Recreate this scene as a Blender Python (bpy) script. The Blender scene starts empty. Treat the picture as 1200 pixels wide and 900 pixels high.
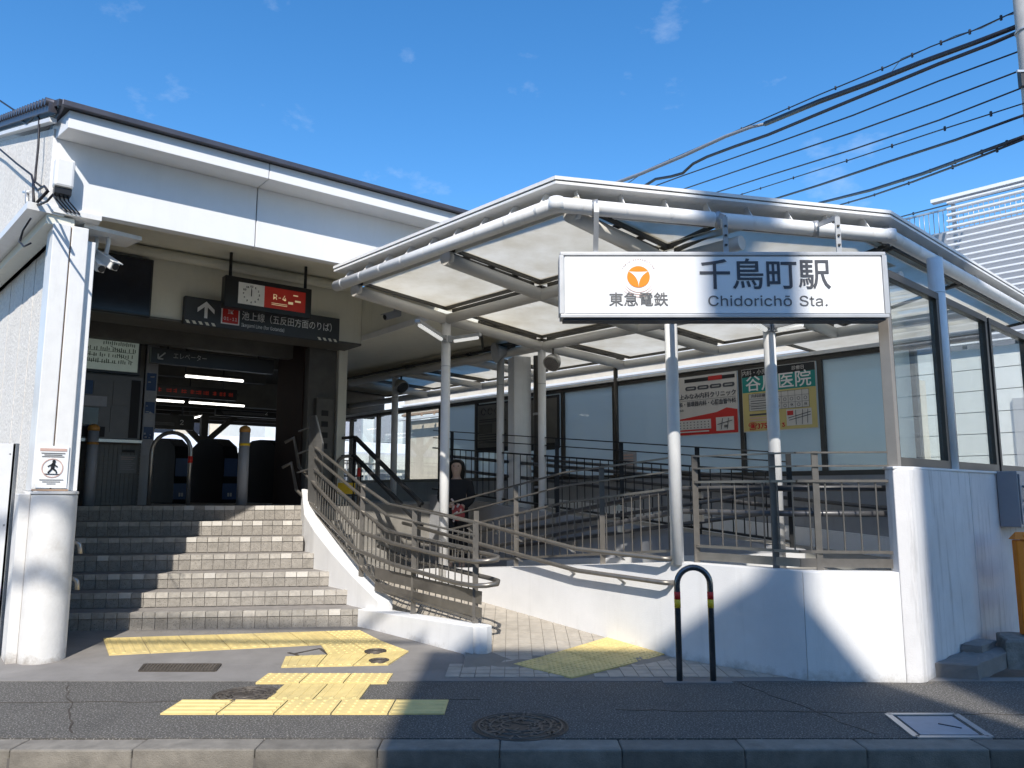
import bpy, bmesh, math, random
from mathutils import Vector, Matrix
random.seed(7)
R = math.radians
sc = bpy.context.scene
C = sc.collection

# ------------------------------------------------------------------ camera, sky, sun, exposure
FOC = 910.0; PIT = R(7.95); EYE = 1.25
cam_d = bpy.data.cameras.new('camera'); cam = bpy.data.objects.new('camera', cam_d); C.objects.link(cam)
cam.location = (0, 0, EYE); cam.rotation_euler = (R(90) + PIT, 0, 0)
cam_d.sensor_width = 36.0; cam_d.lens = 36.0 * FOC / 1200.0; cam_d.clip_start = 0.05; cam_d.clip_end = 2000
sc.camera = cam
SUN_EL = R(43.0); SUN_AZ = R(180.0)          # the sun stands behind the camera
w = bpy.data.worlds.new('World'); sc.world = w; w.use_nodes = True
nt = w.node_tree; nt.nodes.clear()
wo = nt.nodes.new('ShaderNodeOutputWorld'); bg = nt.nodes.new('ShaderNodeBackground')
sky = nt.nodes.new('ShaderNodeTexSky'); sky.sky_type = 'NISHITA'; sky.sun_disc = False
sky.sun_elevation = SUN_EL; sky.sun_rotation = SUN_AZ
sky.air_density = 1.0; sky.dust_density = 0.25; sky.ozone_density = 3.0; sky.altitude = 0
tc = nt.nodes.new('ShaderNodeTexCoord')
mp = nt.nodes.new('ShaderNodeMapping'); mp.inputs['Scale'].default_value = (3.2, 3.2, 6.0); mp.inputs['Location'].default_value = (0.9, 2.3, 0.7)
nz = nt.nodes.new('ShaderNodeTexNoise'); nz.inputs['Scale'].default_value = 2.2; nz.inputs['Detail'].default_value = 9; nz.inputs['Roughness'].default_value = 0.6
cr = nt.nodes.new('ShaderNodeValToRGB'); cr.color_ramp.elements[0].position = 0.60; cr.color_ramp.elements[1].position = 0.92
cr.color_ramp.elements[1].color = (0.42, 0.42, 0.42, 1)
hs = nt.nodes.new('ShaderNodeHueSaturation'); hs.inputs['Saturation'].default_value = 1.29; hs.inputs['Value'].default_value = 1.5
mx = nt.nodes.new('ShaderNodeMixRGB'); mx.inputs['Color2'].default_value = (7.5, 8.0, 8.6, 1)
L = nt.links.new
L(tc.outputs['Generated'], mp.inputs['Vector']); L(mp.outputs['Vector'], nz.inputs['Vector']); L(nz.outputs['Fac'], cr.inputs['Fac'])
L(sky.outputs['Color'], hs.inputs['Color']); L(hs.outputs['Color'], mx.inputs['Color1']); L(cr.outputs['Color'], mx.inputs['Fac'])
L(mx.outputs['Color'], bg.inputs['Color']); bg.inputs['Strength'].default_value = 0.138; L(bg.outputs['Background'], wo.inputs['Surface'])
sun_d = bpy.data.lights.new('sun', 'SUN'); sun_d.energy = 5.0; sun_d.angle = R(0.53); sun_d.color = (1.0, 0.94, 0.85)
sun = bpy.data.objects.new('sun', sun_d); C.objects.link(sun); sun.rotation_euler = (R(90) - SUN_EL, 0, 0); sun.location = (0, -30, 30)
sc.view_settings.view_transform = 'Standard'; sc.view_settings.look = 'None'; sc.view_settings.exposure = 0.14; sc.view_settings.gamma = 1.0
sc.view_settings.use_curve_mapping = False
sc.render.engine = 'CYCLES'

# ------------------------------------------------------------------ survey helpers: a sight line met with a real plane
def ray(x, y):
    u = (x - 600) / FOC; q = (450 - y) / FOC
    return Vector((u, math.cos(PIT) - q * math.sin(PIT), math.sin(PIT) + q * math.cos(PIT)))
def az(x, y, z):
    r = ray(x, y); return Vector((0, 0, EYE)) + r * ((z - EYE) / r.z)
def ay(x, y, Y):
    r = ray(x, y); return Vector((0, 0, EYE)) + r * (Y / r.y)
def av(x, y, p, ang):
    r = ray(x, y); n = Vector((-math.sin(R(ang)), math.cos(R(ang))))
    return Vector((0, 0, EYE)) + r * ((n.x * p[0] + n.y * p[1]) / (n.x * r.x + n.y * r.y))
# site grids: E = along the ticket hall front (a) and into the hall (s); D = across the ramps (d) and along them (t)
E1 = Vector((.7815, .6239)); E2 = Vector((-.6239, .7815)); F0 = Vector((-3.3, 6.2))
DN = Vector((.731, .682)); DV = Vector((-.682, .731)); D0 = Vector((.312, 5.22))
def E(a, s, z): p = F0 + E1 * a + E2 * s; return Vector((p.x, p.y, z))
def D(d, t, z): p = D0 + DN * d + DV * t; return Vector((p.x, p.y, z))
RE = math.atan2(E1.y, E1.x); RD = math.atan2(DN.y, DN.x)

# ------------------------------------------------------------------ materials
def mat(name, col, rough=0.6, metal=0.0, var=0.12, scale=6.0, bump=0.0, bscale=60.0, rnd=0.0, emit=None, spec=0.4, dirt=None, streak=0.0, col2=None, grime=None):
    m = bpy.data.materials.new(name); m.use_nodes = True; t = m.node_tree; b = t.nodes['Principled BSDF']
    b.inputs['Roughness'].default_value = rough; b.inputs['Metallic'].default_value = metal
    b.inputs['Specular IOR Level'].default_value = spec
    g = t.nodes.new('ShaderNodeNewGeometry')
    n = t.nodes.new('ShaderNodeTexNoise'); n.inputs['Scale'].default_value = scale; n.inputs['Detail'].default_value = 7; n.inputs['Roughness'].default_value = 0.65
    t.links.new(g.outputs['Position'], n.inputs['Vector'])
    mr = t.nodes.new('ShaderNodeMapRange'); mr.inputs['From Min'].default_value = 0.3; mr.inputs['From Max'].default_value = 0.7
    mr.inputs['To Min'].default_value = 1 - var; mr.inputs['To Max'].default_value = 1 + var * 0.7
    t.links.new(n.outputs['Fac'], mr.inputs['Value'])
    mul = t.nodes.new('ShaderNodeMixRGB'); mul.blend_type = 'MULTIPLY'; mul.inputs['Fac'].default_value = 1; mul.inputs['Color1'].default_value = (*col, 1)
    t.links.new(mr.outputs['Result'], mul.inputs['Color2']); out = mul.outputs['Color']
    if col2:
        n3 = t.nodes.new('ShaderNodeTexNoise'); n3.inputs['Scale'].default_value = 105; n3.inputs['Detail'].default_value = 2
        t.links.new(g.outputs['Position'], n3.inputs['Vector'])
        c3 = t.nodes.new('ShaderNodeValToRGB'); c3.color_ramp.elements[0].position = .585; c3.color_ramp.elements[1].position = .64
        t.links.new(n3.outputs['Fac'], c3.inputs['Fac'])
        m3 = t.nodes.new('ShaderNodeMixRGB'); m3.inputs['Color2'].default_value = (*col2, 1); t.links.new(c3.outputs['Color'], m3.inputs['Fac']); t.links.new(out, m3.inputs['Color1']); out = m3.outputs['Color']
    if dirt:
        n2 = t.nodes.new('ShaderNodeTexNoise'); n2.inputs['Scale'].default_value = 2.3; n2.inputs['Detail'].default_value = 10; n2.inputs['Roughness'].default_value = .72
        if streak:
            mpp = t.nodes.new('ShaderNodeMapping'); mpp.inputs['Scale'].default_value = (5, 5, 0.45); t.links.new(g.outputs['Position'], mpp.inputs['Vector']); t.links.new(mpp.outputs['Vector'], n2.inputs['Vector'])
        else: t.links.new(g.outputs['Position'], n2.inputs['Vector'])
        c2 = t.nodes.new('ShaderNodeValToRGB'); c2.color_ramp.elements[0].position = .52; c2.color_ramp.elements[1].position = .78
        c2.color_ramp.elements[1].color = (dirt[3],) * 3 + (1,)
        t.links.new(n2.outputs['Fac'], c2.inputs['Fac'])
        m2 = t.nodes.new('ShaderNodeMixRGB'); m2.inputs['Color2'].default_value = (*dirt[:3], 1); t.links.new(c2.outputs['Color'], m2.inputs['Fac']); t.links.new(out, m2.inputs['Color1']); out = m2.outputs['Color']
    if grime:       # splashed dirt with a ragged upper edge along the foot of a wall
        sx = t.nodes.new('ShaderNodeSeparateXYZ'); t.links.new(g.outputs['Position'], sx.inputs['Vector'])
        n5 = t.nodes.new('ShaderNodeTexNoise'); n5.inputs['Scale'].default_value = 7; n5.inputs['Detail'].default_value = 9; n5.inputs['Roughness'].default_value = .75; t.links.new(g.outputs['Position'], n5.inputs['Vector'])
        m5 = t.nodes.new('ShaderNodeMath'); m5.operation = 'MULTIPLY_ADD'; m5.inputs[1].default_value = -3.2; m5.inputs[2].default_value = .12; t.links.new(sx.outputs['Z'], m5.inputs[0])
        a5 = t.nodes.new('ShaderNodeMath'); a5.operation = 'ADD'; t.links.new(m5.outputs[0], a5.inputs[0]); t.links.new(n5.outputs['Fac'], a5.inputs[1])
        c5 = t.nodes.new('ShaderNodeValToRGB'); c5.color_ramp.elements[0].position = .42; c5.color_ramp.elements[1].position = .74; c5.color_ramp.elements[1].color = (grime[3],) * 3 + (1,)
        t.links.new(a5.outputs[0], c5.inputs['Fac'])
        x5 = t.nodes.new('ShaderNodeMixRGB'); x5.inputs['Color2'].default_value = (*grime[:3], 1); t.links.new(c5.outputs['Color'], x5.inputs['Fac']); t.links.new(out, x5.inputs['Color1']); out = x5.outputs['Color']
    if rnd:
        oi = t.nodes.new('ShaderNodeObjectInfo'); r2 = t.nodes.new('ShaderNodeMapRange'); r2.inputs['To Min'].default_value = 1 - rnd; r2.inputs['To Max'].default_value = 1 + rnd * .6
        t.links.new(oi.outputs['Random'], r2.inputs['Value'])
        m4 = t.nodes.new('ShaderNodeMixRGB'); m4.blend_type = 'MULTIPLY'; m4.inputs['Fac'].default_value = 1; t.links.new(out, m4.inputs['Color1']); t.links.new(r2.outputs['Result'], m4.inputs['Color2']); out = m4.outputs['Color']
    t.links.new(out, b.inputs['Base Color'])
    rr = t.nodes.new('ShaderNodeMapRange'); rr.inputs['To Min'].default_value = max(.02, rough - .1); rr.inputs['To Max'].default_value = min(1, rough + .1)
    t.links.new(n.outputs['Fac'], rr.inputs['Value']); t.links.new(rr.outputs['Result'], b.inputs['Roughness'])
    if bump:
        nb = t.nodes.new('ShaderNodeTexNoise'); nb.inputs['Scale'].default_value = bscale; nb.inputs['Detail'].default_value = 4
        t.links.new(g.outputs['Position'], nb.inputs['Vector'])
        bp = t.nodes.new('ShaderNodeBump'); bp.inputs['Strength'].default_value = bump; bp.inputs['Distance'].default_value = 0.01
        t.links.new(nb.outputs['Fac'], bp.inputs['Height']); t.links.new(bp.outputs['Normal'], b.inputs['Normal'])
    if emit:
        b.inputs['Emission Color'].default_value = (*emit[:3], 1); b.inputs['Emission Strength'].default_value = emit[3]
    return m
def glass(name, tint, clear, rough=0.03, back=0.0):
    m = bpy.data.materials.new(name); m.use_nodes = True; t = m.node_tree; t.nodes.clear()
    o = t.nodes.new('ShaderNodeOutputMaterial'); tr = t.nodes.new('ShaderNodeBsdfTransparent'); tr.inputs['Color'].default_value = (.965, .982, .972, 1)
    p = t.nodes.new('ShaderNodeBsdfPrincipled'); p.inputs['Base Color'].default_value = (*tint, 1); p.inputs['Roughness'].default_value = rough; p.inputs['Specular IOR Level'].default_value = .6
    g = t.nodes.new('ShaderNodeNewGeometry'); n = t.nodes.new('ShaderNodeTexNoise'); n.inputs['Scale'].default_value = 1.1; n.inputs['Detail'].default_value = 5
    mr = t.nodes.new('ShaderNodeMapRange'); mr.inputs['To Min'].default_value = max(0, 1 - clear - .06); mr.inputs['To Max'].default_value = min(1, 1 - clear + .06)
    t.links.new(g.outputs['Position'], n.inputs['Vector']); t.links.new(n.outputs['Fac'], mr.inputs['Value'])
    tb = t.nodes.new('ShaderNodeBsdfTranslucent'); tb.inputs['Color'].default_value = (*[min(1, q * 1.45) for q in tint], 1); mb_ = t.nodes.new('ShaderNodeMixShader'); mb_.inputs['Fac'].default_value = back; t.links.new(p.outputs[0], mb_.inputs[1]); t.links.new(tb.outputs[0], mb_.inputs[2])
    mxs = t.nodes.new('ShaderNodeMixShader'); t.links.new(mr.outputs['Result'], mxs.inputs['Fac']); t.links.new(tr.outputs[0], mxs.inputs[1]); t.links.new(mb_.outputs[0], mxs.inputs[2])
    lw = t.nodes.new('ShaderNodeLayerWeight'); lw.inputs['Blend'].default_value = .5; pw = t.nodes.new('ShaderNodeMath'); pw.operation = 'POWER'; pw.inputs[1].default_value = 4.0; t.links.new(lw.outputs['Facing'], pw.inputs[0]); fr = t.nodes.new('ShaderNodeMath'); fr.operation = 'MULTIPLY_ADD'; fr.inputs[1].default_value = .45; fr.inputs[2].default_value = .03; t.links.new(pw.outputs[0], fr.inputs[0]); gl = t.nodes.new('ShaderNodeBsdfGlossy'); gl.inputs['Roughness'].default_value = .02
    m2 = t.nodes.new('ShaderNodeMixShader'); t.links.new(fr.outputs[0], m2.inputs['Fac']); t.links.new(mxs.outputs[0], m2.inputs[1]); t.links.new(gl.outputs[0], m2.inputs[2])
    t.links.new(m2.outputs[0], o.inputs['Surface']); return m
def membrane_mat():
    m = bpy.data.materials.new('canopy_membrane'); m.use_nodes = True; t = m.node_tree; t.nodes.clear()
    o = t.nodes.new('ShaderNodeOutputMaterial'); d = t.nodes.new('ShaderNodeBsdfDiffuse'); d.inputs['Color'].default_value = (.66, .65, .62, 1)
    tl = t.nodes.new('ShaderNodeBsdfTranslucent'); tl.inputs['Color'].default_value = (.85, .825, .76, 1)
    mxs = t.nodes.new('ShaderNodeMixShader'); mxs.inputs['Fac'].default_value = 0.84
    g = t.nodes.new('ShaderNodeNewGeometry'); n = t.nodes.new('ShaderNodeTexNoise'); n.inputs['Scale'].default_value = 1.6; n.inputs['Detail'].default_value = 9; n.inputs['Roughness'].default_value = .7; t.links.new(g.outputs['Position'], n.inputs['Vector'])
    for s_ in (d, tl):
        c = s_.inputs['Color'].default_value[:]; rp_ = t.nodes.new('ShaderNodeValToRGB'); rp_.color_ramp.elements[0].position = .38; rp_.color_ramp.elements[1].position = .62; rp_.color_ramp.elements[0].color = (c[0] * .86, c[1] * .84, c[2] * .80, 1); rp_.color_ramp.elements[1].color = c
        t.links.new(n.outputs['Fac'], rp_.inputs['Fac']); t.links.new(rp_.outputs['Color'], s_.inputs['Color'])
    t.links.new(d.outputs[0], mxs.inputs[1]); t.links.new(tl.outputs[0], mxs.inputs[2]); t.links.new(mxs.outputs[0], o.inputs['Surface']); return m

M = {}
M['white'] = mat('white_paint', (.80, .81, .82), .42, var=.025, dirt=(.6, .59, .56, .14), streak=1)
M['white_metal'] = mat('white_metal', (.80, .80, .79), .35, var=.05, scale=9, dirt=(.5, .49, .45, .35), streak=1)
M['white_wall'] = mat('painted_concrete', (.765, .765, .765), .7, var=.06, scale=3, bump=.14, bscale=120, dirt=(.52, .51, .48, .32), streak=1, grime=(.33, .30, .26, .7))
M['worn_shade_wall'] = mat('stained_shaded_concrete', (.68, .67, .67), .75, var=.10, scale=3, bump=.16, bscale=110, dirt=(.30, .29, .28, .9), streak=1, grime=(.28, .26, .23, .7))  # streaks are dirt; the base is also darkened to deepen the wall's shade
M['pillar'] = mat('weathered_white_concrete', (.74, .73, .71), .75, var=.10, scale=5, bump=.2, bscale=50, dirt=(.46, .42, .37, .7), grime=(.26, .22, .18, .9))
M['render'] = mat('rough_render', (.74, .71, .66), .9, var=.16, scale=26, bump=.9, bscale=38, dirt=(.5, .46, .4, .3))
M['cream'] = mat('cream_paint', (.79, .775, .67), .5, var=.06, scale=2, dirt=(.5, .48, .38, .35), streak=1)
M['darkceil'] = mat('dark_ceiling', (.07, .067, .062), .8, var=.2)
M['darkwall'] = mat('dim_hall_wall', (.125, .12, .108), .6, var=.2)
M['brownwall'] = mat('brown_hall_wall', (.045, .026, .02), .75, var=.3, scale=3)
M['roofdark'] = mat('dark_roof_metal', (.10, .10, .12), .4, metal=.5, var=.15)
M['asphalt'] = mat('asphalt', (.122, .114, .102), .88, var=.55, scale=70, bump=.8, bscale=210, col2=(.38, .36, .33), dirt=(.055, .053, .05, .6))
M['apron'] = mat('grey_concrete', (.24, .225, .21), .85, var=.16, scale=3.5, bump=.3, bscale=160, dirt=(.13, .12, .11, .5))
M['kerb'] = mat('kerb_concrete', (.225, .205, .175), .85, var=.28, scale=9, bump=.35, bscale=150, rnd=.22, dirt=(.10, .085, .07, .85))
M['gravel'] = mat('far_ground', (.20, .19, .17), .9, var=.2)
M['paver'] = mat('ramp_paver', (.43, .39, .335), .8, var=.2, scale=9, bump=.2, bscale=120, dirt=(.3, .27, .23, .5))
M['joint'] = mat('mortar', (.13, .12, .11), .95)
M['joint_lt'] = mat('pale_mortar', (.25, .23, .20), .95)
M['riser'] = mat('riser_tile', (.33, .305, .27), .75, var=.24, scale=22, bump=.35, bscale=170, rnd=.12, col2=(.18, .165, .15))
M['nosing'] = mat('nosing_tile', (.455, .425, .38), .75, var=.25, scale=20, bump=.4, bscale=150, rnd=.22, dirt=(.22, .2, .18, .6))
M['nosing_new'] = mat('pale_nosing_tile', (.62, .59, .54), .7, var=.1, scale=18, bump=.2, rnd=.1)
M['tread'] = mat('tread_stone', (.27, .25, .235), .8, var=.2, scale=9, bump=.2, bscale=130)
M['yellow'] = mat('yellow_tactile', (.72, .565, .235), .65, var=.14, scale=7, bump=.12, bscale=100, rnd=.08, dirt=(.42, .35, .2, .75))
M['yellow_road'] = mat('yellow_tactile_road', (.76, .59, .245), .65, var=.14, scale=7, bump=.12, bscale=100, rnd=.06, dirt=(.44, .38, .2, .75))
M['steel'] = mat('brown_stainless', (.215, .20, .18), .38, metal=.6, var=.14, scale=12)
M['steel_lt'] = mat('stainless', (.45, .44, .42), .35, metal=.85, var=.12, scale=12)
M['pipe'] = mat('black_handrail', (.10, .10, .105), .32, metal=.3, var=.2)
M['blackrail'] = mat('dark_rail', (.035, .036, .038), .4, metal=.3)
M['frame'] = mat('brown_window_frame', (.075, .068, .06), .42, metal=.4, var=.12)
M['frame_lt'] = mat('bronze_post', (.33, .30, .27), .42, metal=.5, var=.1)
M['greywall'] = mat('grey_painted_wall', (.34, .345, .36), .7, var=.1, scale=3, dirt=(.2, .19, .18, .4), streak=1)
M['floor'] = mat('ramp_floor', (.30, .285, .26), .8, var=.16, bump=.2)
M['beam'] = mat('canopy_steel', (.62, .60, .56), .45, var=.05)
M['membrane'] = membrane_mat()
M['clamp'] = mat('dark_clamp', (.09, .085, .075), .6)
M['slot'] = mat('white_slot_trim', (.80, .79, .75), .6)
M['glass_frost'] = glass('frosted_glass', (.47, .555, .60), .10, .13, .62)
M['glass_clear'] = glass('clear_glass', (.50, .58, .57), .935)
M['siding'] = mat('white_siding', (.72, .74, .72), .6, var=.06)
M['black'] = mat('black_plastic', (.020, .021, .024), .35)
M['matteblack'] = mat('matte_black', (.025, .025, .027), .7)
M['charcoal'] = mat('charcoal_sign', (.055, .06, .068), .45)
M['ink'] = mat('grey_ink', (.075, .08, .095), .5, var=.02)
M['ink2'] = mat('mid_grey_ink', (.13, .13, .135), .5, var=.02)
M['signwhite'] = mat('sign_white', (.86, .87, .88), .32, var=.02)
M['signframe'] = mat('sign_alu', (.55, .56, .575), .38, metal=.4, var=.05)
M['orange'] = mat('orange_print', (.86, .26, .01), .45, var=.03)
M['redbrown'] = mat('faded_red_print', (.62, .42, .36), .5)
M['lettering'] = mat('white_print', (.80, .80, .80), .5, var=.02)
M['greytext'] = mat('dim_grey_print', (.42, .42, .40), .5)
M['red'] = mat('red_print', (.55, .035, .03), .45, var=.05)
M['redlit'] = mat('lit_red_panel', (.42, .03, .02), .4, emit=(.75, .045, .03, .07))
M['reddim'] = mat('dim_red_dots', (.3, .03, .02), .5, emit=(.8, .08, .05, .06))
M['clockface'] = mat('lit_clock_face', (.72, .72, .68), .4, emit=(.7, .7, .66, .05))
M['goldtext'] = mat('pale_gold_print', (.75, .62, .38), .5, emit=(.75, .6, .35, .35))
M['posterwhite'] = mat('poster_paper', (.62, .60, .57), .5, var=.04)
M['green'] = mat('teal_print', (.02, .26, .235), .45, var=.05)
M['posteryellow'] = mat('yellow_print', (.60, .50, .20), .5, var=.05)
M['maplit'] = mat('lit_map_panel', (.5, .58, .52), .4, emit=(.42, .50, .44, .16))
M['mapink'] = mat('map_ink', (.05, .09, .06), .6)
M['screen'] = mat('dark_screen', (.014, .018, .032), .18, var=.2, scale=5)
M['tube'] = mat('lit_tube', (.9, .9, .88), .4, emit=(1.0, .97, .9, 3.2))
M['tubeglow'] = mat('glowing_diffuser', (.82, .82, .80), .35, emit=(1, 1, .96, .5))  # daytime lamp diffuser with a weak glow put into its colour
M['gate'] = mat('gate_body', (.010, .010, .012), .7, var=.2, spec=.12)
M['blue'] = mat('blue_panel', (.012, .045, .14), .4)
M['tick'] = mat('ticket_machine_grey', (.17, .17, .17), .5)
M['walltile'] = mat('dark_grey_tile', (.13, .13, .125), .45, var=.18, scale=12, rnd=.1)
M['brass'] = mat('amber_cap', (.45, .22, .05), .4)
M['concrete_post'] = mat('utility_concrete', (.36, .35, .34), .85, var=.12, bump=.2)
M['cable'] = mat('black_cable', (.014, .014, .022), .5)
M['cable_grey'] = mat('grey_sleeve', (.27, .27, .285), .45)
M['galv'] = mat('galvanised', (.45, .46, .47), .45, metal=.6)
M['iron'] = mat('cast_iron', (.10, .085, .072), .6, metal=.45, var=.3, scale=14, bump=.3, bscale=90)
M['iron2'] = mat('cast_iron_relief', (.15, .13, .11), .55, metal=.4, var=.3, scale=14)
M['hatch'] = mat('grey_hatch_lid', (.36, .37, .40), .6, var=.12, scale=12, bump=.15)
M['barrier'] = mat('orange_barrier', (.80, .22, .008), .45, var=.06)
M['stone'] = mat('mossy_stone', (.24, .23, .21), .9, var=.35, scale=12, bump=.7, bscale=60, dirt=(.09, .09, .07, .6))
M['cabinet'] = mat('grey_cabinet', (.30, .31, .335), .45, var=.05)
M['hoard'] = mat('grey_steel_sheet', (.66, .67, .69), .5, var=.05, dirt=(.5, .5, .5, .3))
M['beige'] = mat('beige_cladding', (.62, .56, .47), .7, var=.14, scale=3)
M['terracotta'] = mat('brown_trim', (.35, .24, .17), .7)
M['house'] = mat('house_wall', (.5, .48, .45), .8)
M['timber'] = mat('dark_timber', (.055, .05, .045), .7, var=.3, scale=9)
M['skin'] = mat('skin', (.55, .38, .29), .55)
M['hair'] = mat('black_hair', (.012, .011, .010), .5)
M['clothdark'] = mat('black_cloth', (.02, .02, .023), .85, bump=.3, bscale=200)
M['clothred'] = mat('red_print_cloth', (.45, .09, .09), .8, var=.5, scale=40)
M['clothpale'] = mat('pale_print_cloth', (.70, .58, .55), .8)
M['plasticred'] = mat('red_reflective', (.62, .03, .02), .4)
M['plasticyel'] = mat('yellow_reflective', (.78, .52, .03), .4)
M['chrome'] = mat('bollard_steel', (.17, .175, .185), .22, metal=.9, var=.1)

# ------------------------------------------------------------------ mesh building
WL = {}
def wloc(o): return WL.get(o.name, Vector((0, 0, 0))) if o else Vector((0, 0, 0))
class MB:
    def __init__(s): s.v = []; s.f = []; s.sm = []
    def add(s, vs, fs, smooth=False):
        b = len(s.v); s.v += [Vector(q) for q in vs]; s.f += [tuple(i + b for i in q) for q in fs]; s.sm += [smooth] * len(fs); return s
    def box(s, c, size, rz=0.0, mtx=None):
        x, y, z = size[0] / 2, size[1] / 2, size[2] / 2
        vs = [Vector((a * x, b * y, d * z)) for a in (-1, 1) for b in (-1, 1) for d in (-1, 1)]
        m = mtx if mtx else Matrix.Rotation(rz, 3, 'Z')
        return s.add([m @ q + Vector(c) for q in vs], [(0, 1, 3, 2), (4, 6, 7, 5), (0, 4, 5, 1), (2, 3, 7, 6), (0, 2, 6, 4), (1, 5, 7, 3)])
    def bar(s, p0, p1, wd, ht, up=(0, 0, 1)):
        p0, p1 = Vector(p0), Vector(p1); d = (p1 - p0); ln = d.length; d.normalize(); up = Vector(up)
        if abs(d.dot(up)) > .99: up = Vector((E1.x, E1.y, 0))
        sd = d.cross(up).normalized(); u = sd.cross(d)
        return s.box((p0 + p1) / 2, (ln, wd, ht), mtx=Matrix((d, -sd, u)).transposed())
    def prism(s, poly, z0, z1):
        n = len(poly)
        ar = sum(poly[i][0] * poly[(i + 1) % n][1] - poly[(i + 1) % n][0] * poly[i][1] for i in range(n))
        q = list(poly); zz0 = list(z0) if hasattr(z0, '__len__') else [z0] * n; zz1 = list(z1) if hasattr(z1, '__len__') else [z1] * n
        if ar < 0: q.reverse(); zz0.reverse(); zz1.reverse()
        vs = [(p[0], p[1], zz0[i]) for i, p in enumerate(q)] + [(p[0], p[1], zz1[i]) for i, p in enumerate(q)]
        return s.add(vs, [tuple(range(n - 1, -1, -1)), tuple(range(n, 2 * n))] + [(i, (i + 1) % n, n + (i + 1) % n, n + i) for i in range(n)])
    def slab(s, pts, th):
        pts = [Vector(p) for p in pts]; n = len(pts); nr = (pts[1] - pts[0]).cross(pts[2] - pts[0]).normalized()
        return s.add(pts + [p - nr * th for p in pts], [tuple(range(n)), tuple(range(2 * n - 1, n - 1, -1))] + [((i + 1) % n, i, n + i, n + (i + 1) % n) for i in range(n)])
    def quad(s, pts): return s.add(pts, [tuple(range(len(pts)))])
    def tube(s, pts, r, n=10, caps=True, closed=False):
        pts = [Vector(p) for p in pts]; rs = r if hasattr(r, '__len__') else [r] * len(pts); m = len(pts)
        vs = []; pv = None
        for i, p in enumerate(pts):
            if closed: a, b = pts[i - 1], pts[(i + 1) % m]
            else: a, b = pts[max(0, i - 1)], pts[min(m - 1, i + 1)]
            tg = ((p - a).normalized() if (p - a).length > 1e-7 else Vector()) + ((b - p).normalized() if (b - p).length > 1e-7 else Vector()); tg.normalize()
            if pv is None:
                ref = Vector((0, 0, 1)) if abs(tg.z) < .95 else Vector((1, 0, 0)); x = tg.cross(ref).normalized()
            else: x = (pv - tg * pv.dot(tg)).normalized()
            pv = x; y = tg.cross(x); seg = (p - a) if (p - a).length > 1e-7 else (b - p)
            cosb = max(.45, abs(tg.dot(seg.normalized())))
            vs += [p + (x * math.cos(2 * math.pi * k / n) + y * math.sin(2 * math.pi * k / n)) * rs[i] / (cosb ** .5) for k in range(n)]
        fs = []
        for i in range(m if closed else m - 1):
            j = (i + 1) % m
            fs += [(i * n + k, i * n + (k + 1) % n, j * n + (k + 1) % n, j * n + k) for k in range(n)]
        s.add(vs, fs, True)
        if caps and not closed:
            b = len(s.v) - len(vs); s.f += [tuple(b + k for k in range(n - 1, -1, -1)), tuple(b + (m - 1) * n + k for k in range(n))]; s.sm += [False, False]
        return s
    def lathe(s, prof, c, n=24, smooth=True, ax=None):
        c = Vector(c); m = ax if ax else Matrix.Identity(3)
        vs = []
        for r, z in prof: vs += [c + m @ Vector((r * math.cos(2 * math.pi * k / n), r * math.sin(2 * math.pi * k / n), z)) for k in range(n)]
        fs = [(i * n + k, i * n + (k + 1) % n, (i + 1) * n + (k + 1) % n, (i + 1) * n + k) for i in range(len(prof) - 1) for k in range(n)]
        s.add(vs, fs, smooth)
        b = len(s.v) - len(vs); s.f += [tuple(b + k for k in range(n - 1, -1, -1)), tuple(b + (len(prof) - 1) * n + k for k in range(n))]; s.sm += [False, False]
        return s
    def mesh(s, name, off=Vector((0, 0, 0))):
        me = bpy.data.meshes.new(name); me.from_pydata([tuple(q - off) for q in s.v], [], s.f)
        me.polygons.foreach_set('use_smooth', s.sm); me.update(); return me
    def build(s, name, m, parent=None, bevel=0.0, label=None, kind=None, org=None):
        pl = wloc(parent); o0 = Vector(org) if org is not None else pl
        me = s.mesh(name, o0); me.materials.append(M[m] if isinstance(m, str) else m)
        o = bpy.data.objects.new(name, me); C.objects.link(o)
        if parent: o.parent = parent
        o.location = o0 - pl; WL[o.name] = o0
        if bevel:
            bv = o.modifiers.new('bevel', 'BEVEL'); bv.width = bevel; bv.segments = 2; bv.limit_method = 'ANGLE'; bv.angle_limit = R(40)
        if label: o['label'] = label
        if kind: o['kind'] = kind
        return o
def inst(me, name, parent, loc, rz=0.0):
    o = bpy.data.objects.new(name, me); C.objects.link(o); o.parent = parent; o.location = Vector(loc) - wloc(parent); o.rotation_euler = (0, 0, rz); WL[o.name] = Vector(loc); return o
def thing(name, label, cat, loc=(0, 0, 0), group=None):
    o = bpy.data.objects.new(name, None); C.objects.link(o); o.empty_display_size = .1; o.location = loc; WL[o.name] = Vector(loc); o['label'] = label; o['category'] = cat
    if group: o['group'] = group
    return o
def tag(o, label, cat, group=None):
    o['label'] = label; o['category'] = cat
    if group: o['group'] = group
    return o
def struct(o): o['kind'] = 'structure'; return o
def copytree(o, loc, label=None, rz=0):
    def cp(q, par):
        c = q.copy(); C.objects.link(c); WL[c.name] = wloc(q)
        if par: c.parent = par
        for ch in list(q.children): cp(ch, c)
        return c
    c = cp(o, None); c.location = loc; c.rotation_euler = (0, 0, rz); WL[c.name] = Vector(loc)
    if label: c['label'] = label
    return c
def bundled(fn):       # Blender's own bundled typefaces
    try: return bpy.data.fonts.load(bpy.utils.system_resource('DATAFILES', path='fonts') + '/' + fn)
    except Exception: return None
FONT = bundled('Inter.woff2')
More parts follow.
